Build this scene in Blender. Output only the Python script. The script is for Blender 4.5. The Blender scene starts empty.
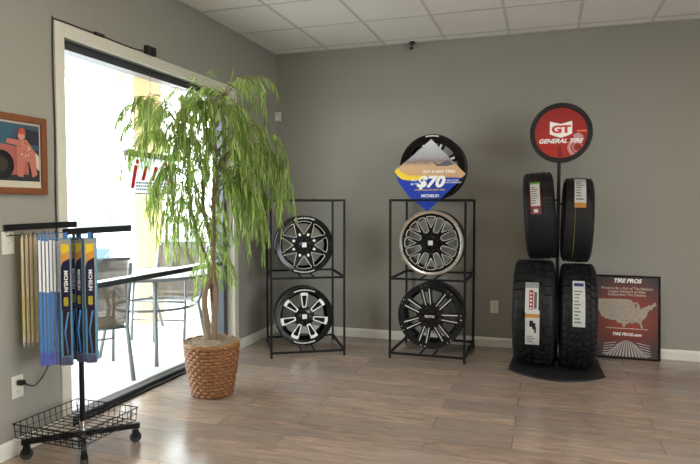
import bpy, bmesh, math, random
from mathutils import Vector, Matrix, noise
PI = math.pi
random.seed(7)
scene = bpy.context.scene
COL = scene.collection

# ------------------------------------------------------------------ materials
def nodes(name):
    m = bpy.data.materials.new(name); m.use_nodes = True
    nt = m.node_tree
    return m, nt, nt.nodes['Principled BSDF']
def mat(name, col, rough=.5, metal=0., spec=.5, bump=0., bscale=200., var=0., vscale=8., coat=0.):
    m, nt, p = nodes(name)
    p.inputs['Base Color'].default_value = (*col, 1)
    p.inputs['Roughness'].default_value = rough
    p.inputs['Metallic'].default_value = metal
    p.inputs['Specular IOR Level'].default_value = spec
    p.inputs['Coat Weight'].default_value = coat
    tc = nt.nodes.new('ShaderNodeTexCoord')
    if var:
        n = nt.nodes.new('ShaderNodeTexNoise'); n.inputs['Scale'].default_value = vscale; n.inputs['Detail'].default_value = 4
        nt.links.new(tc.outputs['Object'], n.inputs['Vector'])
        r = nt.nodes.new('ShaderNodeMapRange'); r.inputs['To Min'].default_value = 1 - var; r.inputs['To Max'].default_value = 1 + var
        nt.links.new(n.outputs['Fac'], r.inputs['Value'])
        v = nt.nodes.new('ShaderNodeVectorMath'); v.operation = 'SCALE'; v.inputs[0].default_value = col
        nt.links.new(r.outputs['Result'], v.inputs['Scale']); nt.links.new(v.outputs['Vector'], p.inputs['Base Color'])
    if bump:
        n = nt.nodes.new('ShaderNodeTexNoise'); n.inputs['Scale'].default_value = bscale; n.inputs['Detail'].default_value = 3
        nt.links.new(tc.outputs['Object'], n.inputs['Vector'])
        b = nt.nodes.new('ShaderNodeBump'); b.inputs['Strength'].default_value = bump; b.inputs['Distance'].default_value = .002
        nt.links.new(n.outputs['Fac'], b.inputs['Height']); nt.links.new(b.outputs['Normal'], p.inputs['Normal'])
    return m

def floor_material():
    m, nt, p = nodes('laminate_planks')
    L = nt.links
    tc = nt.nodes.new('ShaderNodeTexCoord')
    br = nt.nodes.new('ShaderNodeTexBrick'); br.offset = .37; br.offset_frequency = 2
    br.inputs['Color1'].default_value = (0, 0, 0, 1); br.inputs['Color2'].default_value = (1, 1, 1, 1); br.inputs['Mortar'].default_value = (.5, .5, .5, 1)
    br.inputs['Scale'].default_value = 1; br.inputs['Mortar Size'].default_value = .0016; br.inputs['Mortar Smooth'].default_value = .3
    br.inputs['Brick Width'].default_value = 1.22; br.inputs['Row Height'].default_value = .178
    L.new(tc.outputs['Object'], br.inputs['Vector'])
    # a per-plank shift of the grain
    sc = nt.nodes.new('ShaderNodeVectorMath'); sc.operation = 'MULTIPLY_ADD'
    sc.inputs[1].default_value = (7, 13, 5)
    L.new(br.outputs['Color'], sc.inputs[0]); L.new(tc.outputs['Object'], sc.inputs[2])
    mp = nt.nodes.new('ShaderNodeMapping'); mp.inputs['Scale'].default_value = (1.5, 8, 1)
    L.new(sc.outputs['Vector'], mp.inputs['Vector'])
    g = nt.nodes.new('ShaderNodeTexNoise'); g.inputs['Scale'].default_value = 3.4; g.inputs['Detail'].default_value = 10; g.inputs['Roughness'].default_value = .72; g.inputs['Distortion'].default_value = .5
    L.new(mp.outputs['Vector'], g.inputs['Vector'])
    cr = nt.nodes.new('ShaderNodeValToRGB'); e = cr.color_ramp.elements
    e[0].position = .25; e[0].color = (.145, .104, .084, 1); e[1].position = .75; e[1].color = (.47, .335, .245, 1)
    a = e.new(.42); a.color = (.25, .185, .150, 1)
    a = e.new(.56); a.color = (.345, .25, .192, 1)
    L.new(g.outputs['Fac'], cr.inputs['Fac'])
    # greyish drifts
    g2 = nt.nodes.new('ShaderNodeTexNoise'); g2.inputs['Scale'].default_value = 1.3; g2.inputs['Detail'].default_value = 5
    mp2 = nt.nodes.new('ShaderNodeMapping'); mp2.inputs['Scale'].default_value = (1, 3.5, 1)
    L.new(sc.outputs['Vector'], mp2.inputs['Vector']); L.new(mp2.outputs['Vector'], g2.inputs['Vector'])
    mr = nt.nodes.new('ShaderNodeMapRange'); mr.inputs['From Min'].default_value = .4; mr.inputs['From Max'].default_value = .68; mr.inputs['To Max'].default_value = .8
    L.new(g2.outputs['Fac'], mr.inputs['Value'])
    mx = nt.nodes.new('ShaderNodeMix'); mx.data_type = 'RGBA'; mx.inputs['B'].default_value = (.25, .21, .185, 1)
    L.new(mr.outputs['Result'], mx.inputs['Factor']); L.new(cr.outputs['Color'], mx.inputs['A'])
    # plank tone
    pr = nt.nodes.new('ShaderNodeMapRange'); pr.inputs['To Min'].default_value = .88; pr.inputs['To Max'].default_value = 1.12
    L.new(br.outputs['Color'], pr.inputs['Value'])
    sv = nt.nodes.new('ShaderNodeVectorMath'); sv.operation = 'SCALE'
    L.new(mx.outputs['Result'], sv.inputs[0]); L.new(pr.outputs['Result'], sv.inputs['Scale'])
    m2 = nt.nodes.new('ShaderNodeMix'); m2.data_type = 'RGBA'; m2.inputs['B'].default_value = (.095, .068, .052, 1)
    L.new(br.outputs['Fac'], m2.inputs['Factor']); L.new(sv.outputs['Vector'], m2.inputs['A'])
    L.new(m2.outputs['Result'], p.inputs['Base Color'])
    rr = nt.nodes.new('ShaderNodeMapRange'); rr.inputs['To Min'].default_value = .12; rr.inputs['To Max'].default_value = .27
    L.new(g.outputs['Fac'], rr.inputs['Value']); L.new(rr.outputs['Result'], p.inputs['Roughness'])
    b = nt.nodes.new('ShaderNodeBump'); b.inputs['Strength'].default_value = .12; b.inputs['Distance'].default_value = .002
    L.new(g.outputs['Fac'], b.inputs['Height']); L.new(b.outputs['Normal'], p.inputs['Normal'])
    p.inputs['Specular IOR Level'].default_value = .75
    return m

def glass_material():
    m = bpy.data.materials.new('window_glass'); m.use_nodes = True
    nt = m.node_tree; nt.nodes.clear()
    o = nt.nodes.new('ShaderNodeOutputMaterial'); t = nt.nodes.new('ShaderNodeBsdfTransparent'); g = nt.nodes.new('ShaderNodeBsdfGlossy')
    t.inputs['Color'].default_value = (.95, .98, .97, 1); g.inputs['Roughness'].default_value = .02
    lw = nt.nodes.new('ShaderNodeLayerWeight'); lw.inputs['Blend'].default_value = .5
    pw_ = nt.nodes.new('ShaderNodeMath'); pw_.operation = 'POWER'; pw_.inputs[1].default_value = 5; nt.links.new(lw.outputs['Facing'], pw_.inputs[0])
    f = nt.nodes.new('ShaderNodeMath'); f.operation = 'MULTIPLY_ADD'; f.inputs[1].default_value = .6; f.inputs[2].default_value = .03; nt.links.new(pw_.outputs[0], f.inputs[0])
    x = nt.nodes.new('ShaderNodeMixShader')
    nt.links.new(f.outputs[0], x.inputs[0]); nt.links.new(t.outputs[0], x.inputs[1]); nt.links.new(g.outputs[0], x.inputs[2])
    nt.links.new(x.outputs[0], o.inputs[0])
    return m

def leaf_material():
    m, nt, p = nodes('leaf_green'); L = nt.links
    ge = nt.nodes.new('ShaderNodeNewGeometry')
    cr = nt.nodes.new('ShaderNodeValToRGB'); e = cr.color_ramp.elements
    e[0].position = 0; e[0].color = (.11, .175, .06, 1); e[1].position = 1; e[1].color = (.50, .60, .28, 1)
    a = e.new(.35); a.color = (.215, .335, .08, 1)
    a = e.new(.75); a.color = (.35, .48, .12, 1)
    L.new(ge.outputs['Random Per Island'], cr.inputs['Fac'])
    L.new(cr.outputs['Color'], p.inputs['Base Color']); p.inputs['Roughness'].default_value = .38
    tr = nt.nodes.new('ShaderNodeBsdfTranslucent')
    sv = nt.nodes.new('ShaderNodeVectorMath'); sv.operation = 'MULTIPLY'; sv.inputs[1].default_value = (1.35, 1.35, .7)
    L.new(cr.outputs['Color'], sv.inputs[0]); L.new(sv.outputs['Vector'], tr.inputs['Color'])
    x = nt.nodes.new('ShaderNodeMixShader'); x.inputs[0].default_value = .42
    L.new(p.outputs[0], x.inputs[1]); L.new(tr.outputs[0], x.inputs[2]); L.new(x.outputs[0], nt.nodes['Material Output'].inputs[0])
    return m

def translucent(name, col, fac):
    m, nt, p = nodes(name); p.inputs['Base Color'].default_value = (*col, 1); p.inputs['Roughness'].default_value = .4
    t = nt.nodes.new('ShaderNodeBsdfTranslucent'); t.inputs['Color'].default_value = (*col, 1); x = nt.nodes.new('ShaderNodeMixShader'); x.inputs[0].default_value = fac
    nt.links.new(p.outputs[0], x.inputs[1]); nt.links.new(t.outputs[0], x.inputs[2]); nt.links.new(x.outputs[0], nt.nodes['Material Output'].inputs[0])
    return m
def sling_material():
    m, nt, p = nodes('sling_mesh'); L = nt.links
    p.inputs['Base Color'].default_value = (.150, .120, .088, 1); p.inputs['Roughness'].default_value = .8
    tc = nt.nodes.new('ShaderNodeTexCoord'); n = nt.nodes.new('ShaderNodeTexNoise'); n.inputs['Scale'].default_value = 14
    L.new(tc.outputs['Object'], n.inputs['Vector'])
    r = nt.nodes.new('ShaderNodeMapRange'); r.inputs['To Min'].default_value = .02; r.inputs['To Max'].default_value = .10
    L.new(n.outputs['Fac'], r.inputs['Value'])
    t = nt.nodes.new('ShaderNodeBsdfTransparent'); x = nt.nodes.new('ShaderNodeMixShader')
    L.new(r.outputs['Result'], x.inputs[0]); L.new(p.outputs[0], x.inputs[1]); L.new(t.outputs[0], x.inputs[2]); L.new(x.outputs[0], nt.nodes['Material Output'].inputs[0])
    return m

def ramp_material(name, axis, stops, lo, hi, rough=.5, kind='LINEAR', centre=(0, 0, 0), nz=0.):
    """printed gradient across an object's own coordinates"""
    m, nt, p = nodes(name); L = nt.links
    tc = nt.nodes.new('ShaderNodeTexCoord')
    cr = nt.nodes.new('ShaderNodeValToRGB'); e = cr.color_ramp.elements
    e[0].position = stops[0][0]; e[0].color = (*stops[0][1], 1); e[1].position = stops[-1][0]; e[1].color = (*stops[-1][1], 1)
    for q, c in stops[1:-1]:
        a = e.new(q); a.color = (*c, 1)
    mr = nt.nodes.new('ShaderNodeMapRange'); mr.inputs['From Min'].default_value = lo; mr.inputs['From Max'].default_value = hi
    if kind == 'LINEAR':
        s = nt.nodes.new('ShaderNodeSeparateXYZ'); L.new(tc.outputs['Object'], s.inputs[0]); src = s.outputs['XYZ'.index(axis)]
    else:
        d = nt.nodes.new('ShaderNodeVectorMath'); d.operation = 'DISTANCE'; d.inputs[1].default_value = centre
        L.new(tc.outputs['Object'], d.inputs[0]); src = d.outputs['Value']
    if nz:
        n = nt.nodes.new('ShaderNodeTexNoise'); n.inputs['Scale'].default_value = 22; n.inputs['Detail'].default_value = 5
        L.new(tc.outputs['Object'], n.inputs['Vector'])
        ma = nt.nodes.new('ShaderNodeMath'); ma.operation = 'MULTIPLY_ADD'; ma.inputs[1].default_value = nz
        L.new(n.outputs['Fac'], ma.inputs[0]); L.new(src, ma.inputs[2]); src = ma.outputs[0]
    L.new(src, mr.inputs['Value']); L.new(mr.outputs['Result'], cr.inputs['Fac']); L.new(cr.outputs['Color'], p.inputs['Base Color'])
    p.inputs['Roughness'].default_value = rough
    return m

M = {}
M['wall'] = mat('grey_wall_paint', (.300, .283, .250), .72, spec=.25, bump=.25, bscale=300, var=.02, vscale=2)
M['ceil'] = mat('ceiling_tile', (.82, .785, .765), .9, spec=.1, bump=.5, bscale=260, var=.03, vscale=30)
M['tbar'] = mat('ceiling_grid_metal', (.58, .56, .54), .5)  # greyer than the tiles, painting in the shadow gaps along the grid
M['trim'] = mat('cream_trim_paint', (.64, .60, .52), .4, var=.03)
M['base'] = mat('white_baseboard_paint', (.70, .68, .62), .35)
M['floor'] = floor_material()
M['alu'] = mat('shade_dark_aluminium', (.075, .08, .095), .35, .6)  # dark tone has the shade of the back-lit window frame painted in
M['alu_top'] = mat('lit_top_and_hubcap_aluminium', (.55, .57, .60), .35, .5)  # paler copy paints the sky-lit frame tops; the hubcaps share it
M['glass'] = glass_material()
M['concrete'] = mat('pale_concrete', (.62, .60, .57), .85, var=.08, vscale=3, bump=.3, bscale=60)
M['stucco'] = mat('yellow_stucco', (.50, .35, .19), .9, bump=.6, bscale=90, var=.05)
M['white_paint'] = mat('white_exterior_paint', (.75, .75, .73), .6)
M['black_steel'] = mat('black_powder_coated_steel', (.005, .005, .0055), .5, 0, spec=.22)
M['gloss_black'] = mat('gloss_black_wheel_paint', (.004, .004, .0045), .18, 0, spec=.35, coat=.15)
M['satin_black'] = mat('satin_black_wheel_paint', (.006, .006, .0065), .36, 0, spec=.3)
M['machined'] = mat('machined_aluminium', (.85, .85, .84), .35, .6)
M['milled'] = mat('milled_edge_aluminium', (.78, .77, .75), .4, .3)
M['chrome'] = mat('chrome', (.92, .91, .89), .16, 1.)
M['rubber'] = mat('tyre_rubber', (.0085, .0087, .0105), .55, spec=.30)
M['rubber_soft'] = mat('worn_rubber_caster', (.02, .02, .022), .6)
M['sticker'] = mat('white_sticker_paper', (.82, .82, .80), .5)
M['ink'] = mat('grey_print_ink', (.16, .16, .17), .6)
M['ink_black'] = mat('black_print_ink', (.01, .01, .01), .6)
M['ink_red'] = mat('red_print_ink', (.55, .03, .03), .5)
M['ink_green'] = mat('green_print_ink', (.18, .50, .06), .5)
M['ink_orange'] = mat('orange_print_ink', (.70, .33, .06), .5)
M['ink_blue'] = mat('blue_print_ink', (.04, .06, .25), .5)
M['ink_white'] = mat('white_print_ink', (.88, .88, .86), .5)
M['ink_yellow'] = mat('yellow_print_ink', (.85, .60, .03), .45)
M['ink_cream'] = mat('cream_print_ink', (.74, .60, .36), .5)
M['yellow_line'] = mat('yellow_tread_mark', (.35, .30, .05), .7)
M['stand'] = mat('charcoal_stand_paint', (.014, .014, .0155), .55, 0, spec=.3)
M['wicker'] = mat('woven_wicker', (.20, .080, .024), .45, bump=.6, bscale=160, var=.55, vscale=35)
M['wicker_rim'] = mat('cane_rim', (.30, .14, .045), .4, var=.25, vscale=30)
M['moss'] = mat('dry_moss', (.27, .22, .16), .95, bump=1, bscale=180, var=.4, vscale=70)
M['bark'] = mat('pale_bark', (.20, .135, .085), .8, bump=.8, bscale=60, var=.35, vscale=25)
M['leaf'] = leaf_material()
M['twig'] = mat('green_twig', (.22, .22, .08), .6)
M['wood_frame'] = mat('red_brown_wood_frame', (.19, .065, .028), .35, var=.3, vscale=14)
M['plastic_white'] = mat('ivory_plastic', (.68, .65, .56), .35)
M['plastic_black'] = mat('black_plastic', (.012, .012, .012), .4)
M['pack_blue'] = mat('blue_packaging', (.06, .20, .50), .3)
M['pack_light'] = mat('pale_blue_packaging', (.50, .64, .80), .3)
M['pack_deep'] = mat('violet_blue_packaging', (.07, .10, .45), .35)
M['pack_cream'] = mat('cream_packaging', (.72, .58, .34), .4, var=.05)
M['pack_cream2'] = mat('yellow_cream_packaging', (.62, .52, .20), .4, var=.1)
M['pack_grey'] = mat('grey_card', (.33, .32, .29), .5)
M['pack_navy'] = mat('navy_print', (.015, .015, .055), .3)
M['pack_clear'] = mat('blue_clear_plastic', (.10, .27, .40), .15)
M['patio_metal'] = mat('grey_patio_metal', (.16, .17, .18), .4, .4)
M['sling'] = sling_material()
M['table_glass'] = mat('frosted_table_glass', (.62, .66, .66), .12)
M['car_paint'] = mat('white_car_paint', (.75, .76, .78), .2, coat=.5)
M['car_glass'] = mat('glare_pale_car_glass', (.30, .34, .40), .08)  # pale colour paints in the glare and reflections on the car windows
M['sign_white'] = translucent('translucent_sign_white', (.80, .82, .86), .65); M['acrylic_red'] = translucent('translucent_sign_red', (.90, .12, .07), .6)
M['sign_bar'] = mat('grey_sign_housing', (.24, .25, .26), .4)
M['stand_in_paint'] = mat('pale_box_paint', (.55, .56, .58), .4)
M['blueglass'] = mat('blue_grey_pane', (.10, .16, .24), .1)
M['fill_frame_white'] = mat('fill_panel_frame_white', (.8, .8, .8), .4)
def emit(name, col, s):
    m, nt, p = nodes(name); p.inputs['Emission Color'].default_value = (*col, 1); p.inputs['Emission Strength'].default_value = s; return m
M['diffuser'] = emit('fill_panel_diffuser', (1, .88, .70), 8)  # glow of the added ceiling fill panels

# ------------------------------------------------------------------ mesh helpers
def B(): return bmesh.new()
def T(x=0, y=0, z=0): return Matrix.Translation((x, y, z))
def RX(a): return Matrix.Rotation(a, 4, 'X')
def RY(a): return Matrix.Rotation(a, 4, 'Y')
def RZ(a): return Matrix.Rotation(a, 4, 'Z')
def box(bm, x0, x1, y0, y1, z0, z1, mi=0, m=None):
    vs = [bm.verts.new((x, y, z)) for x in (x0, x1) for y in (y0, y1) for z in (z0, z1)]
    if m is not None:
        for v in vs: v.co = m @ v.co
    for f in ((0, 1, 3, 2), (4, 6, 7, 5), (0, 4, 5, 1), (2, 3, 7, 6), (0, 2, 6, 4), (1, 5, 7, 3)):
        bm.faces.new([vs[i] for i in f]).material_index = mi
    return vs
def bbox(bm, x0, x1, y0, y1, z0, z1, bev=.003, mi=0, m=None, seg=2):
    """bevelled box"""
    t = bmesh.new(); box(t, x0, x1, y0, y1, z0, z1, mi)
    bmesh.ops.bevel(t, geom=t.edges[:], offset=bev, segments=seg, profile=.6, affect='EDGES')
    join(bm, t, m, mi)
def join(bm, t, m=None, mi=None):
    """append bmesh t to bm"""
    mp = {}
    for v in t.verts: mp[v] = bm.verts.new(m @ v.co if m is not None else v.co)
    for f in t.faces:
        try:
            g = bm.faces.new([mp[v] for v in f.verts]); g.material_index = f.material_index if mi is None else mi; g.smooth = f.smooth
        except ValueError: pass
    t.free()
def tube(bm, pts, r, seg=8, closed=False, mi=0, cap=True, smooth=True):
    pts = [Vector(q) for q in pts]; n = len(pts); rs = r if isinstance(r, (list, tuple)) else [r] * n
    rings = []; up = None
    for i, q in enumerate(pts):
        if closed: d = pts[(i + 1) % n] - pts[i - 1]
        else: d = pts[min(i + 1, n - 1)] - pts[max(i - 1, 0)]
        d.normalize()
        if up is None:
            up = Vector((0, 0, 1)) if abs(d.z) < .9 else Vector((1, 0, 0))
        s = d.cross(up).normalized(); up = s.cross(d).normalized()
        rings.append([bm.verts.new(q + (s * math.cos(a) + up * math.sin(a)) * rs[i]) for a in [2 * PI * k / seg for k in range(seg)]])
    for i in range(n if closed else n - 1):
        a, b = rings[i], rings[(i + 1) % n]
        for k in range(seg):
            f = bm.faces.new((a[k], a[(k + 1) % seg], b[(k + 1) % seg], b[k])); f.material_index = mi; f.smooth = smooth
    if cap and not closed:
        bm.faces.new(rings[0][::-1]).material_index = mi; bm.faces.new(rings[-1]).material_index = mi
def lathe(bm, prof, seg=64, closed=True, mi=0, m=None, smooth=True, fn=None):
    """prof (r,z) around Z"""
    rings = []
    for j, (r, z) in enumerate(prof):
        ring = []
        for k in range(seg):
            a = 2 * PI * k / seg; rr = r + (fn(j, k, a) if fn else 0)
            co = Vector((rr * math.cos(a), rr * math.sin(a), z))
            ring.append(bm.verts.new(m @ co if m is not None else co))
        rings.append(ring)
    n = len(prof)
    for j in range(n if closed else n - 1):
        a, b = rings[j], rings[(j + 1) % n]
        for k in range(seg):
            f = bm.faces.new((a[k], b[k], b[(k + 1) % seg], a[(k + 1) % seg])); f.material_index = mi; f.smooth = smooth
    return rings
def disc(bm, r, z0, z1, seg=32, m=None, mi=0, smooth=True):
    rings = lathe(bm, [(r, z0), (r, z1)], seg, False, mi, m, smooth)
    bm.faces.new(rings[0]).material_index = mi; bm.faces.new(rings[1][::-1]).material_index = mi
def poly(bm, pts, z0, z1, m=None, mi=0):
    """prism of polygon (x,y) from z0 to z1"""
    a = [bm.verts.new(m @ Vector((x, y, z0)) if m is not None else (x, y, z0)) for x, y in pts]
    b = [bm.verts.new(m @ Vector((x, y, z1)) if m is not None else (x, y, z1)) for x, y in pts]
    n = len(pts)
    fs = [bm.faces.new(a[::-1]), bm.faces.new(b)] + [bm.faces.new((a[i], a[(i + 1) % n], b[(i + 1) % n], b[i])) for i in range(n)]
    for f in fs: f.material_index = mi
def from_curve(cu):
    o = bpy.data.objects.new('tmp', cu); me = bpy.data.meshes.new_from_object(o)
    bm = bmesh.new(); bm.from_mesh(me)
    bpy.data.objects.remove(o); bpy.data.curves.remove(cu); bpy.data.meshes.remove(me)
    for f in bm.faces: f.material_index = 0
    return bm
def plate(splines, half, bevel=0.):
    """flat plate with holes (even-odd), thickness 2*half about z=0"""
    cu = bpy.data.curves.new('c', 'CURVE'); cu.dimensions = '2D'; cu.fill_mode = 'BOTH'
    cu.extrude = max(half - bevel, 0); cu.bevel_depth = bevel; cu.bevel_resolution = 1
    if bevel: cu.offset = -bevel
    for s in splines:
        sp = cu.splines.new('POLY'); sp.points.add(len(s) - 1); sp.use_cyclic_u = True
        for i, (x, y) in enumerate(s): sp.points[i].co = (x, y, 0, 1)
    return from_curve(cu)
def text(s, size, half=.0008, bold=0., shear=0., space=1., line=1.):
    cu = bpy.data.curves.new('t', 'FONT'); cu.body = s; cu.size = size; cu.extrude = half; cu.offset = bold * size
    cu.shear = shear; cu.align_x = 'CENTER'; cu.align_y = 'CENTER'; cu.space_character = space; cu.space_line = line; cu.resolution_u = 3
    return from_curve(cu)
def circ(r, n=64, c=(0, 0), a0=0): return [(c[0] + r * math.cos(a0 + 2 * PI * k / n), c[1] + r * math.sin(a0 + 2 * PI * k / n)) for k in range(n)]
def rot2(pts, a): c, s = math.cos(a), math.sin(a); return [(x * c - y * s, x * s + y * c) for x, y in pts]
def roundpoly(pts, rad, n=4):
    """round the corners of a closed polygon"""
    out = []; N = len(pts)
    for i in range(N):
        p = Vector(pts[i]); a = Vector(pts[i - 1]); b = Vector(pts[(i + 1) % N])
        rr = rad[i] if isinstance(rad, (list, tuple)) else rad
        da = (a - p); db = (b - p); la = min(rr, da.length * .48); lb = min(rr, db.length * .48)
        s = p + da.normalized() * la; e = p + db.normalized() * lb
        for k in range(n + 1):
            t = k / n; q = s * (1 - t) ** 2 + p * 2 * t * (1 - t) + e * t * t; out.append((q.x, q.y))
    return out

def obj(name, bm, mats, parent=None, smooth=False, m=None, label=None, merge=False):
    if merge: bmesh.ops.remove_doubles(bm, verts=bm.verts[:], dist=1e-5)
    if m is not None: bm.transform(m)
    bmesh.ops.recalc_face_normals(bm, faces=bm.faces[:])
    me = bpy.data.meshes.new(name); bm.to_mesh(me); bm.free()
    for k in (mats if isinstance(mats, (list, tuple)) else [mats]): me.materials.append(M[k] if isinstance(k, str) else k)
    if smooth:
        for f in me.polygons: f.use_smooth = True
        try: me.set_sharp_from_angle(angle=math.radians(35))
        except Exception: pass
    o = bpy.data.objects.new(name, me); COL.objects.link(o); o.parent = parent
    if label: o['label'] = label
    return o
def tag(o, label, cat, group=None, kind=None):
    if label: o['label'] = label
    if cat: o['category'] = cat
    if group: o['group'] = group
    if kind: o['kind'] = kind
    return o
def thing(name, label, cat, loc=(0, 0, 0), rot=(0, 0, 0), group=None):
    o = bpy.data.objects.new(name, None); COL.objects.link(o); o.empty_display_size = .1
    o.location = loc; o.rotation_euler = rot
    return tag(o, label, cat, group)
def struct(name, bm, mats, parent=None, **k):
    o = obj(name, bm, mats, parent, **k)
    o['kind'] = 'structure'
    return o
def kids(o): return [c for c in ALL() if c.parent == o]
def ALL(): return list(COL.objects)
def copy_tree(o, label, parent=None):
    c = o.copy(); COL.objects.link(c); c.parent = parent
    if label: c['label'] = label
    for ch in [q for q in ALL() if q.parent == o]: copy_tree(ch, None, c)
    return c

# ------------------------------------------------------------------ the room
H = 2.8
XR, YF = 6.2, -8.2               # right wall, front wall (behind the camera)
OY0, OY1, OZ = -2.81, -.90, 2.24  # window opening in the left wall
b = B(); box(b, -.16, XR + .15, YF - .15, .15, -.12, 0); struct('floor', b, 'floor')
b = B(); box(b, -.16, XR + .15, YF - .15, .15, H, H + .12); ceiling = struct('ceiling', b, 'ceil')
b = B()
x = .566
while x < XR: box(b, x - .011, x + .011, YF, 0, H - .004, H + .002); x += .5675
y = -.145
while y > YF: box(b, 0, XR, y - .011, y + .011, H - .0045, H + .002); y -= .62
box(b, 0, XR, -.02, 0, H - .004, H + .002); box(b, 0, .02, YF, 0, H - .004, H + .002)
struct('ceiling_grid', b, 'tbar', ceiling)
b = B()
box(b, -.16, 0, YF - .15, OY0, 0, H); box(b, -.16, 0, OY1, .15, 0, H); box(b, -.16, 0, OY0, OY1, OZ, H)
wall_left = struct('wall_left', b, 'wall')
b = B(); box(b, 0, XR, 0, .15, 0, H); struct('wall_back', b, 'wall')
# front wall plain, right wall with a wide shop window (both outside the frame; daylight comes in there)
b = B(); box(b, 0, XR, YF - .15, YF, 0, H); struct('wall_front', b, 'wall')
b = B()
RY0, RY1, RZ0, RZ1 = -7.2, -2.6, .5, 2.3
X0, X1 = XR, XR + .15
box(b, X0, X1, YF - .15, RY0, 0, H); box(b, X0, X1, RY1, .15, 0, H); box(b, X0, X1, RY0, RY1, 0, RZ0); box(b, X0, X1, RY0, RY1, RZ1, H)
struct('wall_right', b, 'wall')
b = B()
for yy in (RY0, RY0 + 1.51, RY0 + 3.03, RY1 - .06): box(b, XR + .04, XR + .11, yy, yy + .06, RZ0, RZ1)
box(b, XR + .04, XR + .11, RY0, RY1, RZ0, RZ0 + .06); box(b, XR + .04, XR + .11, RY0, RY1, RZ1 - .06, RZ1)
w2 = struct('window_2', b, 'alu')
b = B(); box(b, XR + .07, XR + .076, RY0, RY1, RZ0, RZ1); struct('window_glass', b, 'glass', w2)

# baseboards
def baseboard(name, pts):
    b = B()
    (xa, ya), (xb, yb) = pts; d = Vector((xb - xa, yb - ya, 0)); L = d.length
    prof = [(0, 0), (.014, 0), (.014, .066), (.010, .078), (.004, .085), (0, .085)]   # (out, up)
    ang = math.atan2(d.y, d.x)
    # profile in local (y,z), extruded along local x
    m = T(xa, ya, 0) @ RZ(ang)
    A = [b.verts.new(m @ Vector((0, -u, v))) for u, v in prof]; Q = [b.verts.new(m @ Vector((L, -u, v))) for u, v in prof]
    b.faces.new(A); b.faces.new(Q[::-1])
    for i in range(len(prof)): b.faces.new((A[i], Q[i], Q[(i + 1) % len(prof)], A[(i + 1) % len(prof)]))
    return struct(name, b, 'base')
baseboard('baseboard_back', ((0, 0), (XR, 0)))
baseboard('baseboard_left', ((0, OY1 + .067), (0, 0)))
baseboard('baseboard_left_near', ((0, YF), (0, OY0 - .067)))
baseboard('baseboard_right', ((XR, 0), (XR, YF)))
# painted casing around the window
b = B()
bbox(b, 0, .016, OY0 - .065, OY0 + .004, 0, OZ + .07, .003)
bbox(b, 0, .016, OY1 - .004, OY1 + .065, 0, OZ + .07, .003)
bbox(b, 0, .016, OY0 + .004, OY1 - .004, OZ - .004, OZ + .07, .003)
box(b, -.16, .002, OY0, OY0 + .006, 0, OZ); box(b, -.16, .002, OY1 - .006, OY1, 0, OZ)
struct('trim_1', b, 'trim')
# storefront window: frame, middle rail, glass
b = B()
fx0, fx1 = -.15, -.055
bbox(b, fx0, fx1, OY0 + .006, OY0 + .055, 0, OZ, .002)
bbox(b, fx0, fx1, OY1 - .055, OY1 - .006, 0, OZ, .002)
bbox(b, fx0, fx1 + .01, OY1 - .085, OY1 - .055, 0, OZ, .002)
bbox(b, fx0, fx1, OY0 + .055, OY1 - .055, OZ - .05, OZ, .002)
bbox(b, fx0, fx1, OY0 + .055, OY1 - .055, 0, .028, .002)
bbox(b, fx0 + .02, fx1, OY0 + .055, OY1 - .055, .770, .803, .002)
win = struct('window_1', b, 'alu')
b = B(); box(b, -.108, -.102, OY0 + .05, OY1 - .05, .04, OZ - .04); struct('window_pane', b, 'glass', win)
b = B(); box(b, fx0 + .012, fx1 - .004, OY0 + .056, OY1 - .086, .8032, .8065); box(b, fx0 + .004, fx1 - .012, OY0 + .056, OY1 - .086, .0282, .033); bbox(b, fx0 + .02, fx1 - .035, OY0 + .056, OY1 - .086, .033, .055, .002)
struct('lit_frame_tops', b, 'alu_top', win)  # pale rail and sill tops paint in sky light; glazing stop included
# wooden threshold strip painted black under the frame
b = B(); bbox(b, fx1, -.012, OY0 + .006, OY1 - .006, 0, .012, .002); struct('trim_2', b, 'black_steel')

# ------------------------------------------------------------------ outside
b = B(); box(b, -2.6, -.16, -9, 6, -.15, -.03); struct('patio', b, 'concrete')
b = B(); box(b, -45, 45, -45, 45, -.35, -.17); struct('parking_lot', b, 'concrete')
b = B(); box(b, -2.2, -.16, -9, 6, 2.86, 3.0)
box(b, -2.2, -1.9, -9, 6, 2.62, 2.86)
for k in range(12): box(b, -1.9, -.16, -8.5 + k * 1.2, -8.42 + k * 1.2, 2.80, 2.86)
struct('patio_roof', b, 'white_paint')
b = B(); bbox(b, -1.74, -1.54, .03, .26, -.03, 2.86, .01)
struct('patio_column', b, 'stucco')

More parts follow.
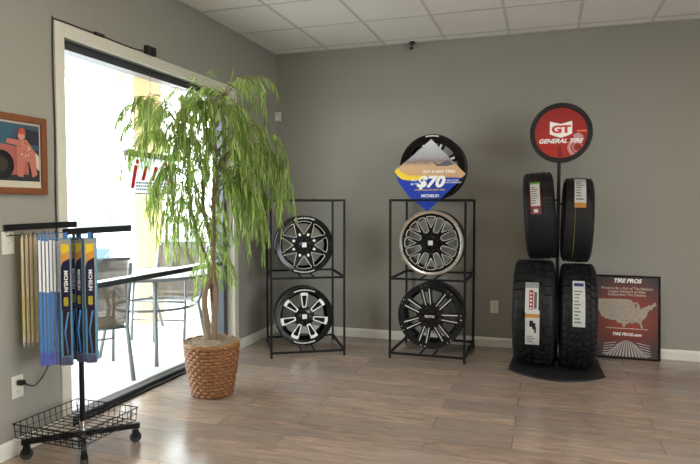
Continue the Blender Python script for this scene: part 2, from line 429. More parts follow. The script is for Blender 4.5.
# patio chair (sling seat) in its own coordinates: front = +x, width along y
def patio_chair(label, loc, rz, name='patio_chair'):
    t = thing(name, label, 'chair', loc, (0, 0, rz), 'patio chairs outside the window')
    for s in (-1, 1):
        y = s * .27
        b = B(); tube(b, [(.30, y, 0), (.26, y, .38), (.24, y, .60), (.18, y, .64), (-.20, y, .63), (-.24, y, .60)], .014, 8)
        obj('front_leg', b, 'patio_metal', t)
        b = B(); tube(b, [(-.38, y, 0), (-.20, y, .38), (-.26, y, .62), (-.34, y, .885)], .016, 8)
        obj('rear_leg', b, 'patio_metal', t)
    for xx, zz, q in ((.26, .38, .012), (-.20, .38, .012), (-.34, .92, .012), (.27, .2, .008)):
        b = B(); tube(b, [(xx, -.27, zz), (xx, .27, zz)], q); obj('crossbar', b, 'patio_metal', t)
    b = B(); pr = [(.25, .395), (.05, .375), (-.16, .38), (-.21, .42), (-.26, .62), (-.335, .91)]
    for s in (0,):
        A = [b.verts.new((x, -.255, z)) for x, z in pr]; C = [b.verts.new((x, .255, z)) for x, z in pr]
        for i in range(len(pr) - 1): b.faces.new((A[i], A[i + 1], C[i + 1], C[i]))
    bmesh.ops.solidify(b, geom=b.faces[:], thickness=.004)
    obj('sling_seat', b, 'sling', t, smooth=True)
    return t
patio_chair('tan mesh patio chair close outside the glass, seen behind the hanging packets', (-.80, -1.80, -.03), math.radians(142))
patio_chair('grey patio chair on the far side of the round patio table', (-1.02, -.36, -.03), math.radians(-80))
# round patio table
t = thing('patio_table', 'round glass-topped patio table with grey metal legs outside the window', 'table', (-.69, -1.07, -.03))
R_ = .48
b = B(); tube(b, [(R_ * math.cos(a), R_ * math.sin(a), .71) for a in [2 * PI * k / 48 for k in range(48)]], .016, 8, True); obj('table_rim', b, 'patio_metal', t)
b = B(); disc(b, R_ - .01, .712, .72, 48); obj('table_top', b, 'table_glass', t)
b = B(); tube(b, [(.36 * math.cos(a), .36 * math.sin(a), .44) for a in [2 * PI * k / 40 for k in range(40)]], .012, 8, True); obj('lower_ring', b, 'patio_metal', t)
for k in range(4):
    a = -.92 + k * PI / 2; c, s = math.cos(a), math.sin(a); b = B()
    tube(b, [(.46 * c, .46 * s, .70), (.375 * c, .375 * s, .44), (.42 * c, .42 * s, .2), (.46 * c, .46 * s, 0)], .016, 8); obj('leg', b, 'patio_metal', t)

# white car parked side-on, nose to the right of the picture (+y)
car = thing('car', 'white sedan parked beyond the patio, seen through the window', 'car', (-4.0, .60, -.17))
prof = [(.0, .35), (.02, .62), (.10, .885), (.55, 1.0), (1.25, 1.47), (2.45, 1.49), (3.35, 1.03), (4.2, .93), (4.55, .80), (4.66, .55), (4.62, .30)]
def arch(c, r=.37): return [(c + r * math.cos(a), .33 + r * math.sin(a)) for a in [PI * k / 12 for k in range(13)]]
side = prof + [(x, z) for x, z in arch(3.80)] + [(x, z) for x, z in arch(1.0)] + [(.3, .25)]
side = [(x, max(z, .22)) for x, z in side]
b = B(); n = len(side)
def carw(x, z): return .0 if z < .95 else min((z - .95) * .42, .24)
L1 = [b.verts.new((0 - carw(x, z), x, z)) for x, z in side]; L2 = [b.verts.new((-1.8 + carw(x, z), x, z)) for x, z in side]
b.faces.new(L1); b.faces.new(L2[::-1])
for i in range(n): b.faces.new((L1[i], L1[(i + 1) % n], L2[(i + 1) % n], L2[i]))
bmesh.ops.triangulate(b, faces=b.faces[:])
obj('body', b, 'car_paint', car)
for s in (0, 1):
    for pts in ([(1.05, 1.08), (1.42, 1.38), (1.78, 1.41), (1.80, 1.04)], [(1.88, 1.04), (1.86, 1.41), (2.38, 1.41), (2.95, 1.06)]):
        b = B(); vs = []
        for x, z in pts: vs.append(b.verts.new(((.006 - carw(x, z)) if s == 0 else (-1.806 + carw(x, z)), x, z)))
        b.faces.new(vs); bmesh.ops.solidify(b, geom=b.faces[:], thickness=.01); obj('side_window', b, 'car_glass', car)
for yy in (1.0, 3.80):
    for xx in (-.10, -1.70):
        b = B(); lathe(b, [(.20, -.09), (.31, -.1), (.33, -.07), (.33, .07), (.31, .1), (.20, .09)], 32, m=T(xx, yy, .33) @ RY(PI / 2)); w = obj('wheel', b, 'rubber', car, smooth=True)
        b = B(); disc(b, .205, -.05, .06, 24, m=T(xx, yy, .33) @ RY(PI / 2)); obj('hubcap', b, 'alu_top', w, smooth=True)
for yy, mm in ((.03, 'ink_red'), (4.60, 'sticker')):
    b = B(); bbox(b, -.35, .005, yy - .04, yy + .06, .66, .80, .01); obj('light', b, mm, car)
b = B(); bbox(b, .0, .14, 2.98, 3.12, 1.02, 1.14, .03); obj('mirror', b, 'car_paint', car)
# box made up to stand in for an unclear blue-grey patch near the car
t = thing('stand_in_box', 'made-up pale box standing in for an unclear blue-grey patch beyond the tan patio chair', 'box', (-3.2, 1.16, -.17), (0, 0, math.radians(28)))
b = B(); bbox(b, -.24, .24, 0, .40, .0, .92, .012); bbox(b, -.26, .26, -.01, .42, .92, .95, .01); obj('housing', b, 'stand_in_paint', t)
b = B(); bbox(b, -.19, .12, -.015, .005, .18, .86, .004); dr = obj('door', b, 'blueglass', t)
b = B(); tube(b, [(.16, -.03, .5), (.16, -.03, .6)], .008); tube(b, [(.16, .0, .5), (.16, -.03, .5)], .006); tube(b, [(.16, .0, .6), (.16, -.03, .6)], .006); obj('handle', b, 'patio_metal', dr)

# ------------------------------------------------------------------ hanging window sign, its cord and power box
t = thing('window_sign', 'hanging white window sign with red slanted letters behind the tree', 'sign', (-.035, -1.955, 1.37))
# sign faces outside: seen from the room in reverse
b = B(); bbox(b, -.014, .014, -.30, .30, .245, .285, .006); obj('top_bar', b, 'sign_bar', t)
b = B(); box(b, -.0008, .0008, -.27, .27, .0, .245); obj('panel', b, 'sign_white', t)
b = B(); tube(b, [(0, -.28, .0), (0, .28, .0)], .004); obj('bottom_rod', b, 'sign_bar', t)
b = B()
for i, yy in enumerate((-.20, -.09, .02, .12, .21)):
    for sx in (.001, -.0035):
        m = T(sx, yy, .12) @ Matrix.Shear('YZ', 4, (0, .0)) if False else T(sx, yy, 0)
        pts = [(-.045, .035 if i in (0, 4) else .09), (-.012, .035 if i in (0, 4) else .09), (.030, .19), (-.004, .19)]
        poly(b, pts, 0, .002, m @ Matrix(((0, 0, 1, 0), (1, 0, 0, 0), (0, 1, 0, 0), (0, 0, 0, 1))))
        if i in (0, 3): poly(b, circ(.017, 14, (.026, .215)), 0, .002, m @ Matrix(((0, 0, 1, 0), (1, 0, 0, 0), (0, 1, 0, 0), (0, 0, 0, 1))))
obj('red_letters', b, 'acrylic_red', t)
b = B(); rr = random.Random(3)
for row in range(3):
    y = -.19
    while y < .20:
        w = rr.uniform(.008, .022); box(b, .0010, .0022, y, y + w, .022 + row * .022, .036 + row * .022); y += w + .007
obj('small_print', b, 'ink', t)
b = B(); tube(b, [(0, -.29, .265), (0, -.315, .268), (0, -.32, .285)], .003); tube(b, [(0, .20, .285), (.0, .20, .60), (.0, .20, .868)], .0015, 6)
tube(b, [(0, -.02, .285), (0, -.02, .868)], .0015, 6)
obj('hanging_wire', b, 'ink', t)
# power box on the casing + cord to the outlet
CY = OY0 - .072
t = thing('power_adapter', 'small black power box on top of the white window casing', 'adapter', (0, -2.04, OZ + .071))
b = B(); bbox(b, .002, .034, -.05, .05, .001, .058, .005); obj('housing', b, 'plastic_black', t)
b = B()
pts = [(.010, -2.09, OZ + .095), (.012, -2.16, OZ + .080), (.010, -2.3, OZ + .078), (.012, -2.5, OZ + .080), (.012, -2.62, OZ + .0795), (.010, -2.86, OZ + .078), (.010, CY, OZ + .06), (.009, CY - .004, 2.0), (.008, CY + .001, 1.7), (.009, CY - .006, 1.3), (.009, CY, .95), (.012, CY - .01, .72), (.02, CY - .05, .52), (.03, -3.0, .40), (.042, -3.08, .345), (.046, -3.125, .350), (.040, -3.16, .375)]
sm = []
for i in range(len(pts) - 1):
    p0, p1, p2, p3 = [Vector(pts[max(0, min(len(pts) - 1, j))]) for j in (i - 1, i, i + 1, i + 2)]
    for k in range(5):
        u = k / 5; sm.append(.5 * ((2 * p1) + (p2 - p0) * u + (2 * p0 - 5 * p1 + 4 * p2 - p3) * u * u + (3 * p1 - p0 - 3 * p2 + p3) * u ** 3))
sm.append(Vector(pts[-1])); tube(b, sm, .0035, 6)
bbox(b, .003, .02, -2.56, -2.48, OZ + .072, OZ + .092, .004)
padapt = t; cord = obj('power_cord', b, 'plastic_black', t, m=T(0, 2.04, -(OZ + .071)), label='thin black cord running round the casing down to the outlet')
b = B(); bbox(b, .012, .046, -3.180, -3.150, .362, .388, .006); obj('plug', b, 'plastic_black', cord, m=T(0, 2.04, -(OZ + .071)))


def outlet(name, label, m, kind='outlet'):
    """wall plate in local XZ, facing -Y"""
    t = thing(name, label, 'outlet' if kind == 'outlet' else 'light switch'); t.matrix_world = m
    b = B(); bbox(b, -.036, .036, -.006, 0, -.058, .058, .003); obj('cover_plate', b, 'plastic_white', t)
    if kind == 'outlet':
        for s in (-1, 1):
            b = B(); poly(b, roundpoly([(-.016, s * .026 - .014), (.016, s * .026 - .014), (.016, s * .026 + .014), (-.016, s * .026 + .014)], .01), -.0, .003, T(0, -.006, 0) @ RX(PI / 2)); so = obj('socket', b, 'plastic_white', t)
            b = B()
            for xx in (-.006, .006): box(b, xx - .0012, xx + .0012, -.0095, -.0088, s * .026 - .001, s * .026 + .008)
            disc(b, .0028, 0, .0008, 10, T(0, -.0088, s * .026 - .008) @ RX(PI / 2)); obj('slot', b, 'ink_black', so)
    else:
        b = B(); bbox(b, -.005, .005, -.016, -.004, -.004, .012, .002); obj('toggle', b, 'plastic_white', t)
    return t
outlet('wall_outlet', 'white double wall outlet on the back wall right of the second wheel rack', T(2.165, 0, .367))
ml = RZ(PI / 2)
outlet('wall_outlet', 'ivory wall outlet low on the left wall with a black plug in it', T(0, -3.165, .352) @ ml)
outlet('light_switch', 'ivory switch plate on the left wall behind the wiper rack', T(0, -3.20, 1.10) @ ml, 'switch')

# motion sensor in the corner, camera at the ceiling
t = thing('motion_sensor', 'small white motion sensor high in the room corner', 'sensor', (.030, -.019, 2.13), (0, 0, 0))
b = B(); bbox(b, -.028, .028, -.022, .018, 0, .088, .008, seg=3); obj('housing', b, 'plastic_white', t, smooth=True)
b = B(); bbox(b, -.018, .018, -.026, -.020, .012, .045, .004); obj('lens', b, 'sticker', t)
t = thing('security_camera', 'small black security camera at the top of the back wall', 'camera', (1.40, -.035, H - .01))
b = B(); disc(b, .028, -.012, .006, 20, m=T(0, 0, 0)); tube(b, [(0, 0, -.01), (0, -.01, -.04)], .007); obj('mount', b, 'plastic_black', t, smooth=True)
b = B(); lathe(b, [(.0, 0), (.016, 0), (.019, .006), (.019, .045), (.016, .048), (0, .048)], 20, False, m=T(0, .012, -.042) @ RX(math.radians(110))); bd = obj('camera_body', b, 'sign_bar', t, smooth=True)
b = B(); disc(b, .015, .0482, .051, 18, m=T(0, .012, -.042) @ RX(math.radians(110))); obj('lens', b, 'plastic_black', t)

# ------------------------------------------------------------------ framed racing picture on the left wall
def LW(y, z, x=0): return T(x, y, z) @ RZ(PI / 2) @ RX(PI / 2)   # local x -> +y, local y -> z, local z -> +x
pw, ph = .56, .41
t = thing('framed_picture', 'wood-framed racing picture with a pink car on the left wall', 'picture'); t.matrix_world = LW(-2.952 - pw / 2, 1.552, .002)
b = B()
for k, (x0, x1, y0, y1) in enumerate(((-pw / 2, pw / 2, ph / 2 - .036, ph / 2), (-pw / 2, pw / 2, -ph / 2, -ph / 2 + .036), (-pw / 2, -pw / 2 + .036, -ph / 2 + .036, ph / 2 - .036), (pw / 2 - .036, pw / 2, -ph / 2 + .036, ph / 2 - .036))): bbox(b, x0, x1, y0, y1, 0, .022, .004)
obj('frame', b, 'wood_frame', t)
pc = {}
def pmat(n, c):
    if n not in pc: pc[n] = mat('picture_' + n, c, .3)
    return pc[n]
b = B(); box(b, -.25, .25, -.17, .17, .002, .008); obj('mat_board', b, pmat('cream', (.55, .50, .40)), t)
def pic(name, pts, col, z, c): b = B(); poly(b, pts, z, z + .0006); obj(name, b, pmat(c, col), art)
b = B(); box(b, -.24, .236, -.135, .158, .008, .0088); art = obj('print', b, pmat('tarmac', (.035, .035, .045)), t)
pic('printed_shape', [(-.24, .158), (.236, .158), (.236, .03), (-.24, .02)], (.05, .085, .12), .0088, 'teal')
pic('printed_shape', [(-.24, .02), (-.05, .06), (.05, .045), (.155, .035), (.165, -.10), (-.24, -.12)], (.36, .11, .09), .0096, 'car')
pic('printed_shape', roundpoly([(-.03, .12), (.03, .155), (.075, .155), (.045, .045), (-.14, .06)], .02), (.04, .11, .16), .0104, 'windscreen')
pic('printed_shape', circ(.072, 28, (.0, -.055)), (.012, .012, .014), .0112, 'tyre')
pic('printed_shape', circ(.04, 24, (-.005, -.055)), (.05, .04, .03), .012, 'wheel')
pic('printed_shape', [(.155, .135), (.232, .13), (.232, .055), (.15, .06)], (.03, .03, .04), .0112, 'panel')
pic('printed_shape', [(.085, .03), (.10, .075), (.15, .08), (.205, .02), (.215, -.10), (.185, -.115), (.165, -.035), (.14, -.03), (.125, -.115), (.09, -.11)], (.46, .16, .12), .0128, 'overalls')
pic('printed_shape', circ(.022, 16, (.118, .098)), (.55, .28, .18), .0136, 'face')
pic('printed_shape', roundpoly([(.095, .105), (.145, .105), (.135, .138), (.105, .138)], .012), (.45, .07, .05), .0142, 'cap')
pic('printed_shape', roundpoly([(.02, .055), (.10, .045), (.105, .075), (.03, .078)], .01), (.46, .16, .12), .0142, 'overalls')
pic('printed_shape', roundpoly([(.15, .06), (.232, .0), (.232, -.08), (.205, -.05)], .01), (.60, .50, .42), .0100, 'stripe')
rr = random.Random(5)
for i in range(26):
    x, y = rr.uniform(.095, .19), rr.uniform(-.02, .065); s = rr.uniform(.003, .008); c = rr.choice([('w', (.6, .5, .4)), ('d', (.05, .05, .06)), ('y', (.6, .35, .08))])
    pic('printed_shape', [(x, y), (x + s, y), (x + s, y + s), (x, y + s)], c[1], .0148, c[0])

# ------------------------------------------------------------------ wheel racks
def wheel_rack(label, x, y, rz):
    """origin: front left foot; x right, y back"""
    t = thing('wheel_rack', label, 'rack', (x, y, 0), (0, 0, rz), 'black metal wheel racks')
    W, D, HT, s = .64, .64, 1.34, .009
    for px in (s, W - s):
        for py in (s, D - s):
            b = B(); bbox(b, px - s, px + s, py - s, py + s, 0, HT, .002); disc(b, .012, 0, .008, 12, T(px, py, 0)); obj('post', b, 'black_steel', t)
    for z in (.045, .675, HT - .009):
        b = B(); h = .009
        bbox(b, 2 * s, W - 2 * s, 0, 2 * s, z - h, z + h, .002); bbox(b, 2 * s, W - 2 * s, D - 2 * s, D, z - h, z + h, .002)
        bbox(b, 0, 2 * s, 2 * s, D - 2 * s, z - h, z + h, .002); bbox(b, W - 2 * s, W, 2 * s, D - 2 * s, z - h, z + h, .002)
        for q in (-.055, .055): tube(b, [(W / 2 + q, s, z + .004), (W / 2 + q, D - s, z + .004)], .008, 8)
        obj('shelf_frame', b, 'black_steel', t)
    return t
wheel_rack('black metal wheel rack angled beside the corner, right of the tree', .418, -1.030, math.radians(29))
wheel_rack('black metal wheel rack square to the back wall, under the sale card', 1.352, -.692, 0)

def restz(z, R): return z + .004 + math.sqrt((R + .0085) ** 2 - .055 ** 2)
def milled_tubes(outlines, z, r):
    b = B()
    for o in outlines: tube(b, [(x, y, z(x, y) if callable(z) else z) for x, y in o], r, 5, True)
    return b
def make_wheel(label, R, W, loc, yaw, face_splines, mill, face='gloss_black', lip='gloss_black', barrel='satin_black', rface=None, zface=-.03, dish=.0, nlug=8, extra=None, hubr=.05, cap='gloss_black', captext=None, cap_mat='milled', lug_mat='satin_black', lipw=.018, name='alloy_wheel'):
    t = thing(name, label, 'wheel', loc, (PI / 2, 0, yaw), 'alloy wheels on the racks')
    ri = R - .030
    prof = [(R - .004, 0), (R, -.004), (R, -.016), (ri + .006, -.022), (ri + .002, -.05), (ri - .030, -.075), (ri - .030, -W * .6), (ri + .002, -W * .75), (ri + .004, -W + .022), (R - .002, -W + .016), (R - .002, -W),
            (R - .012, -W), (ri - .004, -W + .03), (ri - .008, -W * .75), (ri - .040, -W * .6), (ri - .040, -.085), (ri - .010, -.055), (ri - .006, -.02), (R - lipw, -.006), (R - .012, 0)]
    b = B(); lathe(b, prof[4:16], 96, False); obj('barrel', b, barrel, t, smooth=True)
    b = B(); lathe(b, prof[15:] + prof[:5], 96, False); obj('outer_lip', b, lip, t, smooth=True)
    rf = rface or ri - .004
    zf = lambda x, y: zface - dish * (1 - min(1, math.hypot(x, y) / rf))
    b = plate([circ(rf, 96)] + face_splines, .009, .003)
    bmesh.ops.triangulate(b, faces=b.faces[:])
    for v in b.verts: v.co.z += zf(v.co.x, v.co.y)
    obj('face', b, face, t)
    if mill: 
        b = milled_tubes(mill[0], lambda x, y: zf(x, y) + .008, mill[1]); obj('milled_edge', b, mill[2] if len(mill) > 2 else 'milled', t, smooth=True)
    zc = zface - dish
    b = B(); lathe(b, [(0, zc + .002), (hubr * 1.5, zc + .002), (hubr * 1.45, zc + .012), (hubr, zc + .016), (hubr * .98, zc + .030), (hubr * .85, zc + .036), (0, zc + .036)], 40, False)
    c = obj('center_cap', b, cap, t, smooth=True)
    if captext:
        b = text(captext[0], captext[1], .0008, .02); b.transform(T(0, 0, zc + .0372)); obj('cap_lettering', b, cap_mat, c)
    elif cap_mat:
        b = B(); poly(b, roundpoly([(-.020, -.018), (.020, -.018), (.020, .022), (-.020, .022)], .004), zc + .036, zc + .038)
        obj('cap_emblem', b, cap_mat, c)
    for k in range(nlug):
        a = 2 * PI * (k + .5) / nlug; q = hubr * 1.28
        b = B(); lathe(b, [(.0065, zc + .008), (.0065, zc + .026), (.004, zc + .03), (0, zc + .03)], 6, False, m=T(q * math.cos(a), q * math.sin(a), 0)); obj('lug_nut', b, lug_mat, t)
    if extra: extra(t, zf)
    return t
def arc_text(b, s, r, size, z, mid, flip=1, sp=.0):
    n = len(s); step = (size * .66 + sp) / r
    for i, ch in enumerate(s):
        a = mid - flip * (i - (n - 1) / 2) * step
        q = text(ch, size, .0008, .02); join(b, q, RZ(a) @ T(r, 0, z) @ RZ(-flip * PI / 2))

# rack 1 upper: eight triangular windows
R1 = .258
win1 = [rot2(roundpoly([(.090, 0), (.198, .070), (.212, 0), (.198, -.070)], [.01, .014, .05, .014]), 2 * PI * k / 8) for k in range(8)]
def extra1(t, zf):
    for k in range(8):
        a = 2 * PI * (k + .5) / 8
        b = B(); bbox(b, .086, .108, -.010, .010, zf(.1, 0) + .006, zf(.1, 0) + .013, .002, m=RZ(a)); obj('spoke_inlay', b, 'milled', t)
    b = B(); arc_text(b, 'WHEELS', R1 - .021, .017, .0, PI / 2); arc_text(b, 'WHEELS', R1 - .021, .017, .0, -PI / 2, -1)
    b.free()
    for mid in (PI / 2, -PI / 2):
        b = B(); rr = random.Random(2)
        for i in range(15):
            a = mid + (i - 7) * .052; box(b, R1 - .026, R1 - .015, -.0042, .0042 * rr.uniform(.2, 1), -.001, .0012, m=RZ(a))
        obj('lip_lettering', b, 'milled', t)
u = Vector((math.cos(math.radians(29)), math.sin(math.radians(29)))); v = Vector((-u.y, u.x)); O1 = Vector((.418, -1.030))
def r1(du, dv): q = O1 + u * du + v * dv; return q.x, q.y
x, y = r1(.31, .20)
make_wheel('black eight-spoke wheel with pale triangle outlines, upper shelf of the corner rack', R1, .20, (x, y, restz(.675, R1)), math.radians(29), win1, (win1, .0022), extra=extra1, dish=.015, hubr=.042, lipw=.045, rface=.222, zface=-.02)
# rack 1 lower: seven machined wedge spokes
def wedge(k, outer):
    a = PI / 2 + 2 * PI * k / 7
    if outer: p = [(.078, -.018), (.206, -.035), (.212, .0), (.206, .035), (.078, .018)]
    else: p = [(.090, -.009), (.182, -.023), (.186, .0), (.182, .023), (.090, .009)]
    return rot2(roundpoly(p, .006, 3), a)
win2 = [rot2(roundpoly([(.090, -.014), (.206, -.058), (.210, 0), (.206, .058), (.090, .014)], [.01, .02, .03, .02, .01]), PI / 2 + 2 * PI * (k + .5) / 7) for k in range(7)]
def extra2(t, zf):
    for k in range(7):
        b = plate([wedge(k, 1), wedge(k, 0)], .004, .0012); bmesh.ops.triangulate(b, faces=b.faces[:])
        for vv in b.verts: vv.co.z += zf(vv.co.x, vv.co.y) + .011
        obj('spoke_face', b, 'machined', t, label='bright machined spoke face')
    for mid in (PI / 2, -PI / 2):
        b = B()
        for i in range(17):
            a = mid + (i - 8) * .048; box(b, R1 - .028, R1 - .017, -.0045, .003, -.003, .0012, m=RZ(a))
        obj('lip_lettering', b, 'milled', t)
x, y = r1(.31, .20)
make_wheel('black wheel with seven bright wedge-shaped spokes, bottom shelf of the corner rack', R1, .20, (x, y, restz(.045, R1)), math.radians(29), win2, None, extra=extra2, dish=.005, hubr=.046, lipw=.045, rface=.222, zface=-.02)
# rack 2 upper: mesh wheel with chrome lip
R2 = .283
tri = lambda k: rot2(roundpoly([(.128, 0), (.224, .044), (.230, 0), (.224, -.044)], [.008, .012, .04, .012]), PI / 2 + 2 * PI * k / 8)
ush = lambda k: rot2(roundpoly([(.094, -.022), (.094, .022), (.222, .034), (.230, 0), (.222, -.034)], [.022, .022, .012, .03, .012], 5), PI / 2 + 2 * PI * (k + .5) / 8)
win3 = [tri(k) for k in range(8)] + [ush(k) for k in range(8)]
make_wheel('black mesh-spoke wheel with polished chrome lip on the second rack', R2, .22, (1.664, -.485, restz(.675, R2)), 0, win3, (win3, .0019), lip='chrome', lipw=.03, rface=.250, dish=.012, hubr=.048, zface=-.026, cap_mat='machined')
# rack 2 lower: seven split spokes with milled ribs and rivets
win4 = [rot2(roundpoly([(.122, -.014), (.226, -.050), (.238, 0), (.226, .050), (.122, .014)], [.014, .02, .03, .02, .014]), math.radians(100) + 2 * PI * (k + .5) / 7) for k in range(7)]
slot4 = [rot2(roundpoly([(.112, -.009), (.112, .009), (.212, .014), (.212, -.014)], .008), math.radians(100) + 2 * PI * k / 7) for k in range(7)]
def extra4(t, zf):
    for k in range(7):
        a = math.radians(100) + 2 * PI * k / 7
        for s in (-1, 1):
            b = B(); p = [(.100, s * .017), (.100, s * .024), (.232, s * .035), (.236, s * .027)]
            poly(b, p, zf(.17, 0) + .007, zf(.17, 0) + .013, RZ(a)); obj('spoke_rib', b, 'machined', t)
    for k in range(14):
        for d in (-.07, .07):
            a = 2 * PI * k / 14 + d if k % 2 == 0 else None
            if a is None: continue
            b = B(); lathe(b, [(.0062, .0), (.0056, .004), (0, .006)], 8, False, m=T((R2 - .016) * math.cos(a), (R2 - .016) * math.sin(a), -.003)); obj('rivet', b, 'chrome', t)
make_wheel('black split-spoke wheel with silver ribs and rivets, bottom shelf of the second rack', R2, .24, (1.664, -.485, restz(.045, R2)), 0, win4 + slot4, None, face='satin_black', lip='satin_black', extra=extra4, rface=.256, dish=.01, hubr=.055, captext=('MOTO', .028), zface=-.012, lipw=.03)
# on top of rack 2
win5 = [rot2(roundpoly([(.10, -.016), (.21, -.052), (.222, 0), (.21, .052), (.10, .016)], [.012, .02, .03, .02, .012]), PI / 2 + 2 * PI * k / 8) for k in range(8)]
def extra5(t, zf):
    for k in range(8):
        a = PI / 2 + 2 * PI * (k + .5) / 8
        b = B(); poly(b, [(.13, -.006), (.205, -.010), (.205, .010), (.13, .006)], zf(.17, 0) + .007, zf(.17, 0) + .012, RZ(a)); obj('spoke_inlay', b, 'machined', t)
    b = B()
    for i in range(9): box(b, R2 - .024, R2 - .014, -.006, .005, -.002, .0012, m=RZ(PI / 2 + (i - 4) * .048))
    obj('lip_lettering', b, 'milled', t)
make_wheel('black wheel standing on top of the second rack behind the sale card', R2 - .005, .22, (1.672, -.485, restz(1.331, R2 - .005) - .004), 0, win5, None, extra=extra5, rface=.25, dish=.02, hubr=.05, lipw=.035, zface=-.02)

# ------------------------------------------------------------------ diamond sale card hung on the top wheel
t = thing('sale_card', 'blue diamond sale card with large white $70 on the top wheel', 'sign', (1.615, -.506, 1.583), (PI / 2, 0, 0))
dT, dR, dB, dL = (.055, .262), (.345, -.035), (.025, -.345), (-.262, -.005)
# outline (local x right, y up, z out)
crd = [dT, dR, (.19, -.19), dB, (-.13, -.225), (-.225, -.10), dL, (-.10, .13)]
b = B(); poly(b, crd, 0, .003); obj('card', b, mat('card_blue', (.012, .045, .40), .3), t)
M['card_photo'] = ramp_material('card_photo', 'Y', [(0, (.62, .36, .18)), (.38, (.62, .40, .24)), (.5, (.24, .18, .17)), (.62, (.36, .36, .38)), (1, (.55, .56, .60))], -.05, .25, .35, nz=.05)
b = B(); poly(b, [dT, dR, (.31, -.065), (.05, -.055), (-.10, -.045), (-.225, -.01), (-.245, .015), (-.10, .13)], .003, .0036); pt = obj('printed_photo', b, 'card_photo', t)
b = B(); poly(b, roundpoly([(.07, .075), (.11, .05), (.20, .085), (.245, .05), (.20, .035), (.10, .035)], .01), .0036, .0042); obj('printed_shape', b, mat('photo_car', (.10, .10, .13), .4), pt)
b = B(); poly(b, [(-.262, -.005), (-.235, .025), (-.20, -.015), (-.13, -.04), (.005, -.045), (.005, -.075), (-.12, -.085), (-.19, -.075), (-.235, -.045)], .0036, .0042); obj('yellow_swoosh', b, 'ink_yellow', t)
b = text('$70', .135, .0006, .045, .25); b.transform(T(.045, -.10, .0044) @ Matrix.Diagonal((1.1, .95, 1, 1))); obj('price', b, 'ink_white', t)
b = text('Get\nup to', .032, .0005, .01, .2); b.transform(T(-.09, -.095, .0044)); obj('small_print', b, 'ink_white', t)
b = text('BY MAIL AFTER\nONLINE SUBMISSION', .018, .0005, .01); b.transform(T(.225, -.095, .0042)); obj('small_print', b, 'ink_white', t)
b = text('MICHELIN', .034, .0005, .03, .2); b.transform(T(.045, -.215, .0042)); obj('brand_lettering', b, 'ink_white', t)
b = text('OFFER VALID ON NEW TIRES', .020, .0005, .01); b.transform(T(.045, -.165, .0042)); obj('small_print', b, 'ink_yellow', t)
b = text('BUY 4 NEW TIRES', .034, .0005, .02, .2); b.transform(T(.12, -.012, .0044)); obj('headline', b, 'ink_white', t)

# ------------------------------------------------------------------ tyre display stand
PX, PY = 2.69, -.50
t = thing('tire_display_stand', 'charcoal tyre stand with a round red GENERAL TIRE sign on its pole', 'display stand', (PX, PY, 0))
b = B()
arcp = [(-.355, -.25)] + [(-.355 + .70 * k / 12, -.25 - .215 * math.sin(PI * k / 12) ** .8) for k in range(1, 12)] + [(.345, -.25), (.33, .28), (-.335, .28)]
poly(b, arcp, 0, .014); bmesh.ops.bevel(b, geom=[e for e in b.edges if abs(e.verts[0].co.z - e.verts[1].co.z) < 1e-6], offset=.003, segments=1, affect='EDGES')
obj('base', b, 'stand', t)
b = B(); bbox(b, -.0135, .0135, -.0135, .0135, .014, 1.66, .003); bbox(b, -.016, .016, -.10, .05, .014, .022, .002); bbox(b, -.012, .012, -.095, -.0135, .022, .06, .003)
obj('pole', b, 'stand', t)
for z in (1.20, 1.19):
    pass
b = B()
for s, z in ((-1, 1.33), (1, 1.30)): tube(b, [(s * .012, 0, z), (s * .05, -.0, z), (s * .16, -.0, z + .02)], .009)
obj('tire_hook', b, 'stand', t)
sg = T(.010, -.012, 1.858) @ RX(PI / 2)
b = B(); lathe(b, [(.198, .0), (.198, .018), (.205, .024), (.228, .024), (.234, .018), (.234, -.018), (.198, -.018)], 72, m=sg); disc(b, .200, -.016, .008, 64, sg)
ring = obj('sign_ring', b, 'stand', t, smooth=True)
M['sign_red'] = ramp_material('sign_red', 'Z', [(0, (.42, .035, .02)), (.3, (.40, .018, .015)), (1, (.30, .010, .012))], 1.66, 2.06, .3, nz=.06)
b = B(); disc(b, .1975, .008, .0095, 64, sg); fc = obj('sign_face', b, 'sign_red', t)
def S(b, name, m, z=.0098, tr=None): b.transform(sg @ T(0, 0, z)); return obj(name, b, m, fc)
# artwork on the face: faint wheel arc and light streaks, clipped to the disc
def inside(pts, r=.195):
    out = []
    for x, y in pts:
        d = math.hypot(x, y); out.append((x, y) if d < r else (x * r / d, y * r / d))
    return out
pk = mat('sign_pink', (.55, .30, .30), .4); pk2 = mat('sign_dark_red', (.20, .012, .012), .4); org = mat('sign_orange', (.75, .25, .10), .4)
def arcstrip(c, r0, r1_, a0, a1, n=24): return [(c[0] + r0 * math.cos(a0 + (a1 - a0) * k / n), c[1] + r0 * math.sin(a0 + (a1 - a0) * k / n)) for k in range(n + 1)] + [(c[0] + r1_ * math.cos(a1 + (a0 - a1) * k / n), c[1] + r1_ * math.sin(a1 + (a0 - a1) * k / n)) for k in range(n + 1)]
cW = (.125, -.115)
b = B(); poly(b, inside(arcstrip(cW, .075, .050, math.radians(60), math.radians(250))), 0, .0004); S(b, 'printed_shape', pk)
b = B(); poly(b, inside(arcstrip(cW, .040, .032, 0, 2 * PI - .01, 30)), 0, .0004); S(b, 'printed_shape', pk)
b = B(); poly(b, circ(.016, 20, cW), 0, .0004); S(b, 'printed_shape', pk2)
b = B(); poly(b, inside([(.09, -.02), (.13, .0), (.17, -.03), (.15, -.045), (.10, -.045)]), 0, .0004); S(b, 'printed_shape', pk)
b = B(); poly(b, inside([(.118, .008), (.19, .006), (.19, .018), (.118, .017)]), 0, .0004); S(b, 'printed_shape', org)
b = B(); poly(b, inside([(-.02, -.10), (.0, -.10), (.02, -.19), (-.02, -.195)]), 0, .0004); S(b, 'printed_shape', pk2)
